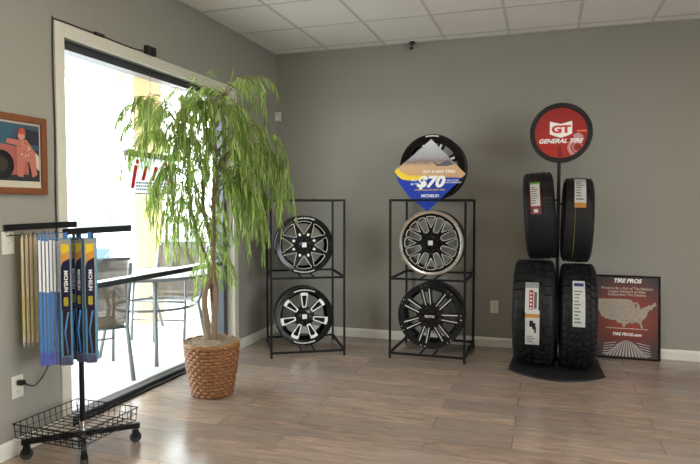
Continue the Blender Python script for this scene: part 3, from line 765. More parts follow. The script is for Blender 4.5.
shield = [(-.083, .092), (-.040, .080), (0, .070), (.040, .080), (.083, .092), (.083, -.008), (.04, -.026), (0, -.038), (-.04, -.026), (-.083, -.008)]
b = B(); poly(b, shield, 0, .0008); S(b, 'shield', 'ink_white', .0103)
b = text('GT', .098, .0004, .05); b.transform(T(0, .026, .0115) @ Matrix.Diagonal((1.05, .80, 1, 1))); S(b, 'monogram', 'ink_red', 0)
b = text('GENERAL TIRE', .050, .0004, .035, .35); b.transform(T(-.005, -.064, .0112) @ Matrix.Diagonal((1.0, .92, 1, 1))); S(b, 'sign_lettering', 'ink_white', 0)

# tyres
def make_tire(label, R, W, Rb, N, pattern, loc, yaw, roll, stickers, depth=.009, yline=False):
    """axis along local x; centre at origin; faces -y"""
    t = thing('tire', label, 'tire', loc, (0, roll, yaw), 'tires on the display stand')
    def crown(q):   # q in -.5...5
        a = abs(2 * q); r = R - .006 * a * a
        if a > .80: r -= .030 * ((a - .80) / .20) ** 2
        return r
    prof = []
    qs = [-.5 + k / 24 for k in range(25)]
    for q in qs: prof.append((crown(q) - depth, q * W))
    rs = crown(.5) - depth; side = []
    for k in range(1, 9):
        f = k / 8; rr_ = rs + (Rb - rs) * f; side.append((rr_, (.5 + .035 * math.sin(PI * min(1, f * 1.15)) - .09 * f * f) * W))
    prof += side
    inn = [(Rb + .003, .36 * W), (Rb + .03, .42 * W), (rs - .03, .46 * W), (R - .035, .36 * W)]
    prof += inn + [(r, -x) for r, x in inn[::-1]] + [(r, -x) for r, x in side[::-1]]
    b = B(); lathe(b, prof, 96, True, m=RY(PI / 2)); obj('carcass', b, 'rubber', t, smooth=True)
    b = B()
    def P(q, vv, k, dr=0.):
        a = 2 * PI * (k + vv) / N; r = crown(q) + dr
        return Vector((q * W, -r * math.cos(a), r * math.sin(a)))
    for k in range(N):
        for quad, n in pattern(k):
            (q0, v0), (q1, v1), (q2, v2), (q3, v3) = quad
            top = []; bot = []
            for i in range(n + 1):
                f = i / n
                A = (q0 + (q1 - q0) * f, v0 + (v1 - v0) * f); D = (q3 + (q2 - q3) * f, v3 + (v2 - v3) * f)
                top.append((b.verts.new(P(*A, k)), b.verts.new(P(*D, k)))); bot.append((b.verts.new(P(*A, k, -depth - .002)), b.verts.new(P(*D, k, -depth - .002))))
            for i in range(n):
                b.faces.new((top[i][0], top[i + 1][0], top[i + 1][1], top[i][1]))
                b.faces.new((top[i][0], bot[i][0], bot[i + 1][0], top[i + 1][0])); b.faces.new((top[i][1], top[i + 1][1], bot[i + 1][1], bot[i][1]))
            b.faces.new((top[0][0], top[0][1], bot[0][1], bot[0][0])); b.faces.new((top[n][0], bot[n][0], bot[n][1], top[n][1]))
    obj('tread', b, 'rubber', t)
    def strip(q0, q1, a0, a1, dr, na=10, nq=4):
        b = B(); g = []
        for i in range(na + 1):
            a = math.radians(a0 + (a1 - a0) * i / na)
            g.append([b.verts.new((q * W, -(crown(q) + dr) * math.cos(a), (crown(q) + dr) * math.sin(a))) for q in [q0 + (q1 - q0) * j / nq for j in range(nq + 1)]])
        for i in range(na):
            for j in range(nq): b.faces.new((g[i][j], g[i][j + 1], g[i + 1][j + 1], g[i + 1][j]))
        bmesh.ops.solidify(b, geom=b.faces[:], thickness=.0006)
        return b
    for st in stickers:
        q0, q1, a0, a1, main, bands = st
        s = obj('label_sticker', strip(q0, q1, a0, a1, .002), main, t, label='paper label stuck on the tread')
        for (f0, f1, g0, g1, mm) in bands:
            obj('printed_band', strip(q0 + (q1 - q0) * f0, q0 + (q1 - q0) * f1, a0 + (a1 - a0) * g0, a0 + (a1 - a0) * g1, .0030, 6, 2), mm, s)
    if yline: obj('tread_mark', strip(-.135, -.115, -60, 60, .0012, 30, 1), 'yellow_line', t)
    return t
def pat_at(k):   # chunky all-terrain
    o = .10 if k % 2 else -.05
    L = [([(-.5, .06), (-.27 + o * .5, .10), (-.25 + o * .5, .88), (-.5, .80)], 5), ([(.27 - o * .5, .55), (.5, .62), (.5, 1.36), (.25 - o * .5, 1.36)], 5)]
    L += [([(-.22 + o * .6, -.02), (-.05, .22), (-.03, .80), (-.17 + o * .6, .66)], 2), ([(-.02, .02), (.16, -.20), (.22, .34), (.03, .62)], 2)]
    if k % 2: L += [([(.0, .70), (.17, .45), (.19, .62), (.01, .885)], 1)]
    return L
def pat_fine(k):
    z = .12 if k % 2 else -.12
    return [([(-.5, .08), (-.33, .12), (-.31, .82), (-.5, .84)], 4), ([(.33, .50), (.5, .52), (.5, 1.30), (.31, 1.24)], 4),
            ([(-.29, -.05), (-.13, .25), (-.15, .85), (-.28, .60)], 1), ([(.12, .35), (.28, .05), (.29, .70), (.14, 1.05)], 1),
            ([(-.10, .05 + z), (.0, .25), (.0, .62), (-.11, .50 + z)], 1), ([(.01, .52), (.10, .40 + z), (.11, .86 + z), (.02, 1.0)], 1)]
def pat_rib(k):
    L = [([(-.5, .05), (-.315, .12), (-.315, .90), (-.5, .84)], 4), ([(.315, .05), (.5, .12), (.5, .90), (.315, .84)], 4)]
    for q in (-.20, .0, .20): L.append(([(q - .085, .06), (q + .085, .00), (q + .085, .885), (q - .085, .98)], 1))
    return L
def pat_city(k):
    L = [([(-.5, .05), (-.33, .05), (-.33, .88), (-.5, .88)], 4), ([(.33, .05), (.5, .05), (.5, .88), (.33, .88)], 4)]
    for q, s in ((-.23, .3), (-.075, -.3), (.075, .3), (.23, -.3)): L.append(([(q - .062, .0), (q + .062, s * .5), (q + .062, .72 + s * .5), (q - .062, .72)], 1))
    return L
def deg(z, R): return math.degrees(math.asin(max(-1, min(1, z / R))))
rowsb = lambda g0, g1, n, mm='ink': [(.12, .12 + .7 * random.uniform(.5, 1), g0 + (g1 - g0) * i / n, g0 + (g1 - g0) * (i + .35) / n, mm) for i in range(n)]
RLL, RRL, RLU, RRU = .418, .408, .345, .33
make_tire('chunky all-terrain tyre with red and white label, bottom left of the stand', RLL, .300, .23, 34, pat_at, (PX - .172, PY, .014 + RLL), 0, 0,
          [(-.20, .12, deg(.06, RLL), deg(.27, RLL), 'sticker', [(-.0, .99, .80, .98, mat('foil_grey', (.42, .42, .43), .4)), (.30, .60, .08, .72, 'ink_red'), (.68, .88, .12, .66, 'ink')] + [(.36, .52, .1 + .12 * i, .16 + .12 * i, 'ink_white') for i in range(5)]),
           (-.19, .15, deg(-.19, RLL), deg(.075, RLL), 'sticker', [(0, 1, .80, .90, 'ink_orange'), (.3, .55, .55, .72, 'ink_black'), (.5, .72, .48, .66, 'ink_black'), (.64, .76, .38, .55, 'ink_black')] + rowsb(.08, .32, 4))], .014)
make_tire('all-terrain tyre with a tall white label, bottom right of the stand', RRL, .252, .23, 44, pat_fine, (PX + .152, PY, .014 + RRL), math.radians(0), 0,
          [(-.19, .15, deg(-.02, RRL), deg(.30, RRL), 'sticker', [(.1, .9, .86, .94, 'ink_blue')] + rowsb(.08, .80, 10))], .013)
make_tire('smooth ribbed tyre with green-topped label, hung upper left on the stand', RLU, .222, .215, 70, pat_rib, (PX - .136, PY - .03, 1.205), math.radians(0), math.radians(-4),
          [(-.28, .06, deg(.02, RLU), deg(.26, RLU), 'sticker', [(0, 1, .92, 1, 'ink_green'), (0, .06, .2, .92, 'ink_red'), (.94, 1, .2, .92, 'ink_red'), (0, 1, 0, .22, mat('label_maroon', (.30, .05, .06), .5)), (.3, .7, .04, .14, 'ink_white')] + rowsb(.30, .85, 8))], .010)
make_tire('ribbed tyre with orange-footed label and thin yellow line, hung upper right', RRU, .214, .205, 66, pat_city, (PX + .137, PY - .02, 1.172), math.radians(0), math.radians(1.5),
          [(-.16, .22, deg(.10, RRU), deg(.315, RRU), 'sticker', [(0, 1, .0, .12, 'ink_orange')] + rowsb(.2, .9, 8))], .006, True)

# ------------------------------------------------------------------ leaning poster
pw2, ph2 = .515, .70
t = thing('leaning_poster', 'framed red poster with a map of the United States leaning on the wall', 'poster', (3.255, -.105, .001), (PI / 2 - math.atan(.07 / .69), 0, 0))
b = B(); f = .016
for (x0, x1, y0, y1) in ((-pw2 / 2, pw2 / 2, 0, f), (-pw2 / 2, pw2 / 2, ph2 - f, ph2), (-pw2 / 2, -pw2 / 2 + f, f, ph2 - f), (pw2 / 2 - f, pw2 / 2, f, ph2 - f)): bbox(b, x0, x1, y0, y1, 0, .020, .003)
obj('frame', b, 'gloss_black', t)
M['poster_red'] = ramp_material('poster_red', 'X', [(0, (.33, .045, .018)), (.4, (.19, .032, .02)), (1, (.040, .030, .032))], .05, .36, .35, 'R', (0, .36, .01))
b = B(); box(b, -pw2 / 2 + f, pw2 / 2 - f, f, ph2 - f, .004, .010); pr_ = obj('print', b, 'poster_red', t)
us = [(-124.7, 48.4), (-123, 49), (-104, 49), (-95.2, 49), (-94.6, 48.7), (-89.6, 48), (-91.8, 46.8), (-87.5, 46.5), (-84.8, 46.6), (-84.6, 45.8), (-87.5, 45.2), (-87.8, 43), (-87.2, 41.7), (-86.3, 42.3), (-86.4, 44), (-85, 45.6), (-83.4, 45), (-83.7, 43.7), (-82.5, 43), (-83.2, 41.8), (-81.2, 41.8), (-79, 42.7), (-79, 43.3), (-76.5, 43.5), (-75, 45), (-71.4, 45.1), (-70, 46.8), (-69.2, 47.4), (-68, 47.1), (-67, 44.8), (-70.2, 43.6), (-70.7, 42), (-73.8, 40.8), (-75.5, 38.8), (-76, 36.8), (-77.8, 34.2), (-81, 32), (-81.3, 30), (-80.1, 27), (-80.5, 25.3), (-81.8, 26.2), (-82.8, 28.5), (-84.2, 30), (-87.5, 30.4), (-89.6, 30.1), (-89.5, 29.2), (-91.8, 29.5), (-94.7, 29.4), (-97.3, 27.5), (-97.4, 25.9), (-99.3, 26.6), (-101.2, 29.7), (-103, 29), (-104.7, 29.8), (-106.5, 31.8), (-111, 31.4), (-114.8, 32.6), (-117.2, 32.6), (-118.5, 34), (-120.6, 34.6), (-122, 37), (-123.8, 39.5), (-124.3, 42.5), (-124, 46)]
mp_ = lambda lo, la: ((lo + 95.8) * .00785, .385 + (la - 37.8) * .0103 - ((lo + 95.8) * .05) ** 2 * .002)
M['map_tan'] = mat('map_tan', (.36, .31, .25), .5, var=.15, vscale=40)
b = B(); poly(b, [(x + .003, y - .004) for x, y in [mp_(*q) for q in us]], .010, .0105); obj('map_shadow', b, 'ink_black', pr_)
b = B(); poly(b, [mp_(*q) for q in us], .0105, .0112)
rr = random.Random(11); xy = [mp_(*q) for q in us]
def pin(x, y):
    c = False
    for i in range(len(xy)):
        (x1, y1), (x2, y2) = xy[i], xy[i - 1]
        if (y1 > y) != (y2 > y) and x < (x2 - x1) * (y - y1) / (y2 - y1) + x1: c = not c
    return c
n = 0
while n < 190:
    x = rr.uniform(-.2, .22); y = rr.uniform(.28, .48)
    if rr.random() > .35 + .65 * (x + .2) / .4: continue
    if pin(x, y) and pin(x + .005, y) and pin(x - .005, y): poly(b, circ(.0028, 6, (x, y)), .0110, .0117, None, 1); n += 1
obj('map', b, ['map_tan', mat('map_dot_red', (.33, .05, .06), .5)], pr_)
for s, size, yy, bold, sh, nm in (('TIRE PROS', .046, .652, .04, .3, 'heading'), ('Proud to Be a Part of The Nation\'s\nLargest Network of Elite,\nIndependent Tire Dealers.', .030, .563, .012, 0, 'paragraph'), ('TIRE PROS.com', .034, .205, .03, .3, 'web_address'), ('Locally owned and operated tire dealers across the nation', .0135, .255, .01, 0, 'small_print')):
    b = text(s, size, .0004, bold, sh, 1, .885); b.transform(T(0, yy, .0108) @ Matrix.Diagonal((.93 if nm == 'paragraph' else 1, 1, 1, 1))); obj(nm, b, mat('poster_cream', (.55, .48, .40), .5) if nm == 'paragraph' else 'ink_white', pr_)
b = B()
for k in range(-6, 7):
    x0 = k * .011; x1_ = k * .026; h0 = .155 - .0009 * k * k
    poly(b, [(x1_ - .008, .022), (x1_ + .007, .022), (x0 + .003, h0), (x0 - .003, h0)], .010, .0106)
for s in (-1, 1):
    for j in range(5):
        y0 = .03 + j * .022; poly(b, [(s * .175, y0), (s * (.195 - j * .006), y0 + .006), (s * (.13 - j * .012), y0 + .022), (s * (.125 - j * .012), y0 + .016)][::s], .0106, .0112)
obj('tread_graphic', b, mat('poster_grey', (.42, .40, .38), .5), pr_)

# ------------------------------------------------------------------ potted tree
PXY = (.441, -1.99)
t = thing('potted_tree', 'tall weeping fig tree with long narrow leaves in a woven basket by the window', 'potted plant', (PXY[0], PXY[1], 0))
rows, seg = 15, 300
bprof = []
for j in range(rows * 6 + 1):
    f = j / (rows * 6); z = .006 + f * .345; bprof.append((.133 + .048 * f + .006 * math.sin(PI * f), z))
def weave(j, k, a):
    row = j // 6; ph = (j % 6) / 6
    return .0125 * math.sin(PI * ph) * (.50 + .50 * math.sin(a * 20 + (PI if row % 2 else 0)))
b = B(); rings = lathe(b, bprof, seg, False, fn=weave); b.faces.new(rings[0]); obj('basket', b, 'wicker', t, smooth=True)
b = B()
for dz, rr_, ph in ((.356, .187, 0), (.364, .188, 1.5), (.349, .184, 3)):
    tube(b, [((rr_ + .003 * math.sin(14 * a + ph)) * math.cos(a), (rr_ + .003 * math.sin(14 * a + ph)) * math.sin(a), dz + .003 * math.cos(14 * a + ph)) for a in [2 * PI * k / 120 for k in range(120)]], .006, 6, True)
obj('basket_rim', b, 'wicker_rim', t)
b = B(); rg = []
ns = 56
for j in range(13):
    r = .180 * j / 12 + .0005
    rg.append([b.verts.new((r * math.cos(a), r * math.sin(a), .360 + .018 * (1 - (r / .18) ** 2) + .012 * noise.noise(Vector((r * math.cos(a) * 30, r * math.sin(a) * 30, 1))) + .006 * noise.noise(Vector((r * math.cos(a) * 90, r * math.sin(a) * 90, 4))))) for a in [2 * PI * k / ns for k in range(ns)]])
for j in range(12):
    for k in range(ns): b.faces.new((rg[j][k], rg[j][(k + 1) % ns], rg[j + 1][(k + 1) % ns], rg[j + 1][k]))
b.faces.new(rg[0][::-1])
rr = random.Random(9)
for i in range(420):
    a = rr.uniform(0, 2 * PI); r = .178 * math.sqrt(rr.random()); p0 = Vector((r * math.cos(a), r * math.sin(a), .372 - .01 * (r / .18) ** 2))
    d = Vector((rr.gauss(0, 1), rr.gauss(0, 1), 0)).normalized() * rr.uniform(.012, .03); h = rr.uniform(.004, .014)
    if i < 40: p0 = Vector((.055 + rr.gauss(0, .012), .035 + rr.gauss(0, .012), .385 + rr.uniform(0, .03)))
    if (p0 + d).xy.length > .178: d = -d * .6
    tube(b, [p0 - Vector((0, 0, .004)), p0 + d * .5 + Vector((0, 0, h)), p0 + d], [.0012, .0012, .0008], 4, cap=False)
moss = obj('moss', b, 'moss', t); moss['kind'] = 'stuff'

# trunks (local coordinates)
def spl(pts, n=6):
    P = [Vector(q) for q in pts]; out = []
    for i in range(len(P) - 1):
        p0, p1, p2, p3 = P[max(0, i - 1)], P[i], P[i + 1], P[min(len(P) - 1, i + 2)]
        for k in range(n):
            u = k / n; out.append(.5 * ((2 * p1) + (p2 - p0) * u + (2 * p0 - 5 * p1 + 4 * p2 - p3) * u * u + (3 * p1 - p0 - 3 * p2 + p3) * u ** 3))
    out.append(P[-1]); return out
trunks = [
    ([(-.015, -.01, .34), (-.028, -.02, .50), (-.040, -.02, .66), (-.010, .0, .82), (.010, .01, .94), (-.02, .02, 1.10), (-.055, .0, 1.28), (-.045, .0, 1.45), (-.02, .01, 1.62), (-.01, .02, 1.80), (.02, .03, 1.98)], .019),
    ([(.018, .0, .34), (.022, .0, .52), (.028, .01, .70), (.012, .01, .84), (.018, .0, .97), (.030, -.01, 1.15), (.030, -.01, 1.32), (.045, -.01, 1.48), (.055, -.02, 1.65), (.05, -.03, 1.82), (.08, -.03, 2.02)], .018),
    ([(.0, .03, .34), (-.01, .04, .55), (-.02, .03, .75), (-.03, .02, .885), (-.10, -.01, 1.10), (-.135, -.03, 1.30), (-.13, -.04, 1.5), (-.14, -.05, 1.68), (-.17, -.06, 1.85)], .014)]
tp = []
for pts, r in trunks:
    q = spl(pts, 6); n = len(q); tp.append(q)
    b = B(); tube(b, q, [r * 1.25 * (1 - .66 * i / n) * (1 + .08 * math.sin(i * 1.7)) for i in range(n)], 10); obj('trunk', b, 'bark', t, smooth=True)

# camera basis used only to aim branches left/right/toward in plain world directions
rr = random.Random(33)
lb = B(); bbm = B()
WALLX = -PXY[0] + .045     # keep leaves clear of the wall
def leaf(p, d, L, w):
    d = d.normalized(); s = d.cross(Vector((rr.gauss(0, 1), rr.gauss(0, 1), rr.gauss(0, .4)))).normalized()
    nrm = s.cross(d).normalized()
    pts = []; q = p.copy(); dd = d.copy()
    fr = (0, .3, .62, 1.0); ww = (.35, 1.0, .8, 0.)
    prev = 0
    rows_ = []
    for f_, wf in zip(fr, ww):
        st = (f_ - prev) * L; prev = f_
        dd = (dd + Vector((0, 0, -.22))).normalized(); q = q + dd * st
        if q.x < WALLX: q.x = WALLX + rr.uniform(0, .02)
        if wf == 0: rows_.append([lb.verts.new(q)])
        else: rows_.append([lb.verts.new(q - s * w * wf * .5), lb.verts.new(q + s * w * wf * .5)])
    for i in range(2): lb.faces.new((rows_[i][0], rows_[i][1], rows_[i + 1][1], rows_[i + 1][0]))
    lb.faces.new((rows_[2][0], rows_[2][1], rows_[3][0]))
def twig(p, d, L, step=.019, ll=(.065, .105), droop=.30, outb=None):
    """drooping twig with alternate leaves"""
    q = p.copy(); dd = d.normalized(); pts = [q.copy()]; n = max(3, int(L / .03)); side = 1
    for i in range(n):
        dd = (dd + Vector((rr.gauss(0, .06), rr.gauss(0, .06), -droop))).normalized(); nq = q + dd * .03
        if nq.x < WALLX + .01: nq.x = WALLX + .01
        k = 0.
        while k < .03:
            lp = q + (nq - q) * (k / .03); az = rr.uniform(0, 2 * PI)
            ld = dd * .9 + Vector((math.cos(az), math.sin(az), 0)) * .5 + Vector((0, 0, -.55))
            leaf(lp, ld, rr.uniform(*ll), rr.uniform(.0062, .0088)); k += step
        q = nq; pts.append(q.copy())
    tube(bbm, pts, [.0022 * (1 - .6 * i / len(pts)) for i in range(len(pts))], 4, cap=False)
def bough(start, end, rise, ntw, tl, dens=1., droopend=True, r0=.006):
    """arching branch from start, over the top, to end, with twigs hanging from the outer two thirds"""
    s = Vector(start); e = Vector(end); mid = (s + e) / 2 + Vector((0, 0, rise)); pts = [s * (1 - u) ** 2 + mid * 2 * u * (1 - u) + e * u * u for u in [k / 14 for k in range(15)]]
    for i, q in enumerate(pts):
        if 0 < i: q += Vector((rr.gauss(0, .006), rr.gauss(0, .006), rr.gauss(0, .006)))
        if q.x < WALLX + .01: q.x = WALLX + .01
    tube(bbm, pts, [r0 * (1 - .75 * i / 14) for i in range(15)], 5, cap=False)
    for k in range(ntw):
        u = .28 + .72 * (k + rr.random() * .8) / ntw; i = min(13, int(u * 14)); q = pts[i] + (pts[i + 1] - pts[i]) * (u * 14 - i); d = (pts[i + 1] - pts[i]).normalized()
        out = d + Vector((rr.gauss(0, .45), rr.gauss(0, .45), rr.uniform(-.1, .35)))
        twig(q, out, rr.uniform(*tl), step=.0125 / dens)
    if droopend: twig(pts[-1], pts[-1] - pts[-2], rr.uniform(*tl) * 1.1, step=.0125 / dens)
def TP(i, z):
    q = min(tp[i], key=lambda v: abs(v.z - z)); return q
RI = Vector((.950, .311, 0)); FW = Vector((-.311, .95, 0))     # across the picture / away from the camera
def E(r, f, z): q = RI * r + FW * f; return Vector((q.x, q.y, z))
# right-hand mass
for (z0, r, f, ze, rise, nt, tl, dn) in (
    (1.45, .38, -.05, 1.62, .25, 6, (.22, .42), 1), (1.55, .44, .08, 1.58, .30, 6, (.25, .48), 1), (1.60, .30, -.15, 1.72, .25, 6, (.22, .45), 1),
    (1.70, .36, .12, 1.80, .22, 6, (.25, .48), 1), (1.50, .26, .15, 1.60, .25, 6, (.25, .45), 1), (1.40, .34, -.20, 1.45, .25, 5, (.2, .38), 1),
    (1.35, .22, .05, 1.45, .22, 5, (.25, .42), 1), (1.75, .22, -.10, 1.92, .15, 6, (.25, .45), 1), (1.62, .40, -.02, 1.76, .2, 5, (.3, .5), 1),
    (1.30, .30, .0, 1.38, .2, 5, (.2, .38), 1), (1.80, .16, .14, 2.0, .10, 5, (.25, .45), 1), (1.48, .42, -.10, 1.50, .3, 6, (.25, .48), 1), (1.42, .25, -.05, 1.40, .2, 6, (.25, .5), 1), (1.5, .36, .02, 1.42, .3, 6, (.2, .42), 1), (1.7, .45, .0, 1.72, .25, 6, (.3, .5), 1), (1.35, .36, -.08, 1.30, .3, 8, (.2, .36), 1), (1.45, .30, .05, 1.34, .25, 8, (.22, .4), 1), (1.4, .22, -.12, 1.28, .2, 7, (.22, .42), 1), (1.55, .46, .02, 1.60, .3, 8, (.3, .5), 1)):
    bough(TP(1, z0), E(r, f, ze), rise, nt, tl, dn)
# upper right spray
bough(TP(1, 1.95), E(.34, -.05, 2.10), .16, 4, (.18, .34), 1.1)
bough(TP(1, 1.9), E(.28, .05, 2.15), .10, 3, (.15, .3), 1)
# centre and top
for (z0, r, f, ze, rise, nt, tl, dn) in (
    (1.80, .02, -.15, 2.0, .12, 5, (.2, .4), 1), (1.85, -.08, .05, 2.05, .10, 5, (.15, .32), .8), (1.85, -.16, -.10, 2.05, .12, 4, (.15, .3), .7),
    (1.60, .05, -.22, 1.72, .15, 5, (.2, .4), 1), (1.75, -.05, -.05, 1.95, .12, 5, (.2, .35), .8)):
    bough(TP(0, z0), E(r, f, ze), rise, nt, tl, dn)
# left mass
for (z0, r, f, ze, rise, nt, tl, dn) in (
    (1.45, -.26, -.18, 1.52, .15, 5, (.22, .40), .95), (1.35, -.20, -.22, 1.38, .16, 5, (.22, .42), 1), (1.50, -.16, -.05, 1.62, .12, 5, (.2, .4), .9),
    (1.25, -.24, -.12, 1.26, .16, 4, (.2, .34), 1), (1.15, -.14, -.10, 1.22, .14, 4, (.2, .36), 1), (1.3, -.10, -.15, 1.30, .15, 5, (.2, .4), 1), (1.5, -.30, -.15, 1.40, .15, 5, (.2, .4), 1), (1.1, -.22, -.15, 1.15, .12, 4, (.15, .3), 1), (1.60, -.24, -.25, 1.68, .12, 4, (.18, .32), .8), (1.68, -.14, -.15, 1.82, .1, 4, (.15, .3), .7)):
    bough(TP(2, z0), E(r, f, ze), rise, nt, tl, dn)
for (z0, r, f, ze, rise, nt, tl, dn) in (
    (1.75, -.10, -.20, 1.90, .12, 6, (.2, .38), 1), (1.80, -.20, -.02, 2.0, .12, 6, (.2, .38), 1), (1.70, -.22, -.15, 1.84, .12, 6, (.2, .4), 1), (1.60, -.10, -.12, 1.75, .1, 6, (.2, .4), 1), (1.4, -.12, -.02, 1.5, .1, 5, (.2, .4), 1)):
    bough(TP(2, z0), E(r, f, ze), rise, nt, tl, dn)
for (r, f, ze) in ((.0, -.1, 1.98), (.08, .06, 1.98), (.12, -.12, 1.94), (-.1, -.02, 1.98)):
    bough(TP(0, 1.85), E(r, f, ze), .06, 5, (.2, .42), 1)
# far left sprays toward the camera side of the window
bough(TP(2, 1.75), E(-.36, -.42, 1.90), .20, 8, (.16, .28), .75)
bough(TP(2, 1.62), E(-.38, -.40, 1.64), .24, 8, (.16, .30), .75)
bough(TP(2, 1.72), E(-.32, -.44, 1.93), .20, 9, (.12, .24), 1); bough(TP(2, 1.66), E(-.36, -.42, 1.80), .22, 9, (.12, .24), 1); bough(TP(2, 1.55), E(-.30, -.38, 1.72), .22, 8, (.14, .26), 1)
bough(TP(2, 1.80), E(-.28, -.36, 1.97), .12, 6, (.16, .26), .7)
# inner fill round the trunks and the low tuft
for i in range(30):
    k = rr.choice((0, 1, 2)); z = rr.uniform(1.15, 1.85); q = TP(k, z); twig(q, Vector((rr.gauss(0, 1), rr.gauss(0, 1), .5)), rr.uniform(.22, .42), step=.013)
for i in range(26):
    z = rr.uniform(.80, 1.2); q = TP(rr.choice((0, 1)), z); twig(q, Vector((rr.gauss(.2, 1), rr.gauss(-.3, 1), .3)), rr.uniform(.14, .28))
# two bare upright shoots
tube(bbm, [E(.10, 0, 2.0), E(.12, 0, 2.1), E(.16, 0, 2.20)], [.003, .002, .001], 4); leaf(E(.15, 0, 2.12), Vector((.1, 0, 1)), .10, .010); leaf(E(.13, 0, 2.1), Vector((-.3, 0, 1)), .09, .010)
tube(bbm, [TP(1, 2.0), E(.22, 0, 2.12), E(.30, 0, 2.16)], [.003, .002, .001], 4); leaf(E(.24, 0, 2.155), Vector((.95, .3, .35)), .09, .012); leaf(E(.18, 0, 2.14), Vector((.95, .3, .3)), .08, .012)
obj('branches', bbm, 'twig', t)
obj('foliage', lb, 'leaf', t)

# ------------------------------------------------------------------ wiper display rack
RC = Vector((.292, -3.030, 0)); rang = math.atan2(.686, .727)
WR = T(*RC) @ RZ(rang)
t = thing('wiper_display_rack', 'black rolling rack with wire basket and casters beside the window', 'display rack', tuple(RC), (0, 0, rang))
NA, NB = .065, -.075     # distance of the two arms behind / before the pole
ZB = 1.180
b = B(); tube(b, [(0, 0, .11), (0, 0, 1.17)], .013, 12); obj('pole', b, 'black_steel', t, smooth=True)
b = B(); tube(b, [(0, 0, .06), (0, 0, .16)], .016, 12); obj('pole_socket', b, 'chrome', t, smooth=True)
def arm(u0, u1, n, dz):
    tilt = T(0, 0, dz) @ Matrix(((1, 0, 0, 0), (0, 1, 0, 0), (.045, 0, 1, -.045 * (u0 + u1) / 2), (0, 0, 0, 1)))
    b = B(); bbox(b, u0, u1, n - .016, n + .016, ZB - .015, ZB + .017, .002)
    ar = obj('arm', b, 'black_steel', t, m=tilt)
    b = B(); tube(b, [(u0 + .008, n, ZB - .012), (u0 + .008, n, ZB - .04), (u1 - .008, n, ZB - .04), (u1 - .008, n, ZB - .012)], .0022, 6)
    k = u0 + .03
    while k < u1 - .02:
        tube(b, [(k, n, ZB - .04), (k, n - .045, ZB - .036), (k, n - .052, ZB - .028)], .0018, 5); tube(b, [(k, n, ZB - .04), (k, n + .045, ZB - .036), (k, n + .052, ZB - .028)], .0018, 5); k += .05
    obj('hook_rail', b, 'black_steel', ar, m=tilt)
arm(-.341, -.006, NA, .004); arm(-.072, .250, NB, -.016)
b = B(); bbox(b, -.075, -.01, NB - .01, NA + .01, ZB - .026, ZB - .011, .002); obj('crosspiece', b, 'black_steel', t)
for k in range(4):
    m = RZ(k * PI / 2); lg = B(); bbox(lg, .014, .285, -.013, .013, .078, .104, .002, m=m); lo = obj('leg', lg, 'black_steel', t)
    lg = B(); disc(lg, .030, -.011, .011, 24, m @ T(.262, 0, .030) @ RX(PI / 2)); disc(lg, .0305, -.004, .004, 24, m @ T(.262, 0, .030) @ RX(PI / 2)); cs = obj('caster', lg, 'rubber_soft', lo, smooth=True)
    lg = B(); bbox(lg, .245, .279, -.017, -.013, .026, .070, .001, m=m); bbox(lg, .245, .279, .013, .017, .026, .070, .001, m=m); bbox(lg, .245, .279, -.017, .017, .066, .071, .001, m=m); disc(lg, .006, .068, .08, 10, m @ T(.262, 0, 0)); obj('caster_fork', lg, 'black_steel', cs)
# wire basket: diamond corners over the legs
b = B(); hb = .287 / math.sqrt(2); z0, z1 = .118, .190
mB = T(-.022, 0, 0) @ RZ(PI / 4)
def wire(pts, r=.0022): tube(b, [mB @ Vector(q) for q in pts], r, 5)
for z, r, e in ((z0, .0022, .0), (z1, .0032, .008), ((z0 + z1) / 2, .0018, .004)):
    q = hb + e; tube(b, [mB @ Vector(c) for c in ((-q, -q, z), (q, -q, z), (q, q, z), (-q, q, z))], r, 5, True)
nW = 11
for i in range(nW + 1):
    s = -hb + 2 * hb * i / nW
    wire([(s, -hb - .008, z1), (s, -hb, z0), (s, hb, z0), (s, hb + .008, z1)])
for i in range(nW + 1):
    s = -hb + 2 * hb * i / nW
    if i % 2 == 0: wire([(-hb - .008, s, z1), (-hb, s, z0), (hb, s, z0), (hb + .008, s, z1)])
    else: wire([(-hb - .008, s, z1), (-hb, s, z0)]); wire([(hb, s, z0), (hb + .008, s, z1)])
obj('wire_basket', b, 'black_steel', t)

# hanging packets; each: origin at its top, hanging down, width along local y (n), thickness along x (u) unless printed
def hang(label, name, group, u, n, zt, rz=0., cat='wiper blade packet'):
    q = WR @ Vector((u, n, zt)); return thing(name, label, cat, tuple(q), (0, 0, rang + rz), group)
def cream_pack():
    t = hang(None, 'wiper_packet', 'cream wiper packets on the left arm', -.325, NA - .005, ZB - .048)
    b = B(); bbox(b, -.006, .006, -.024, .024, -.555, 0, .002); s = obj('sleeve', b, 'pack_cream', t)
    b = B(); bbox(b, -.0064, .0064, -.0246, .0246, -.49, -.30, .001); obj('printed_band', b, 'pack_cream2', t)
    b = B(); bbox(b, -.0065, .0065, -.0250, .0250, -.558, -.535, .001); obj('bottom_cap', b, 'pack_grey', t)
    b = B(); bbox(b, -.003, .003, -.012, .012, -.002, .02, .001); obj('hang_tab', b, 'pack_cream', t)
    return t
pk0 = cream_pack()
cl = ['leftmost cream wiper packet on the rack, nearest the wall', 'second cream wiper packet from the left on the rack', 'third cream wiper packet from the left on the rack', 'cream wiper packet next to the blue ones on the rack']
for i in range(4):
    o = pk0 if i == 0 else copy_tree(pk0, None)
    o['label'] = cl[i]; q = WR @ Vector((-.262 + i * .0195, NA - .005, ZB - .054 - .004 * (i % 2))); o.location = q
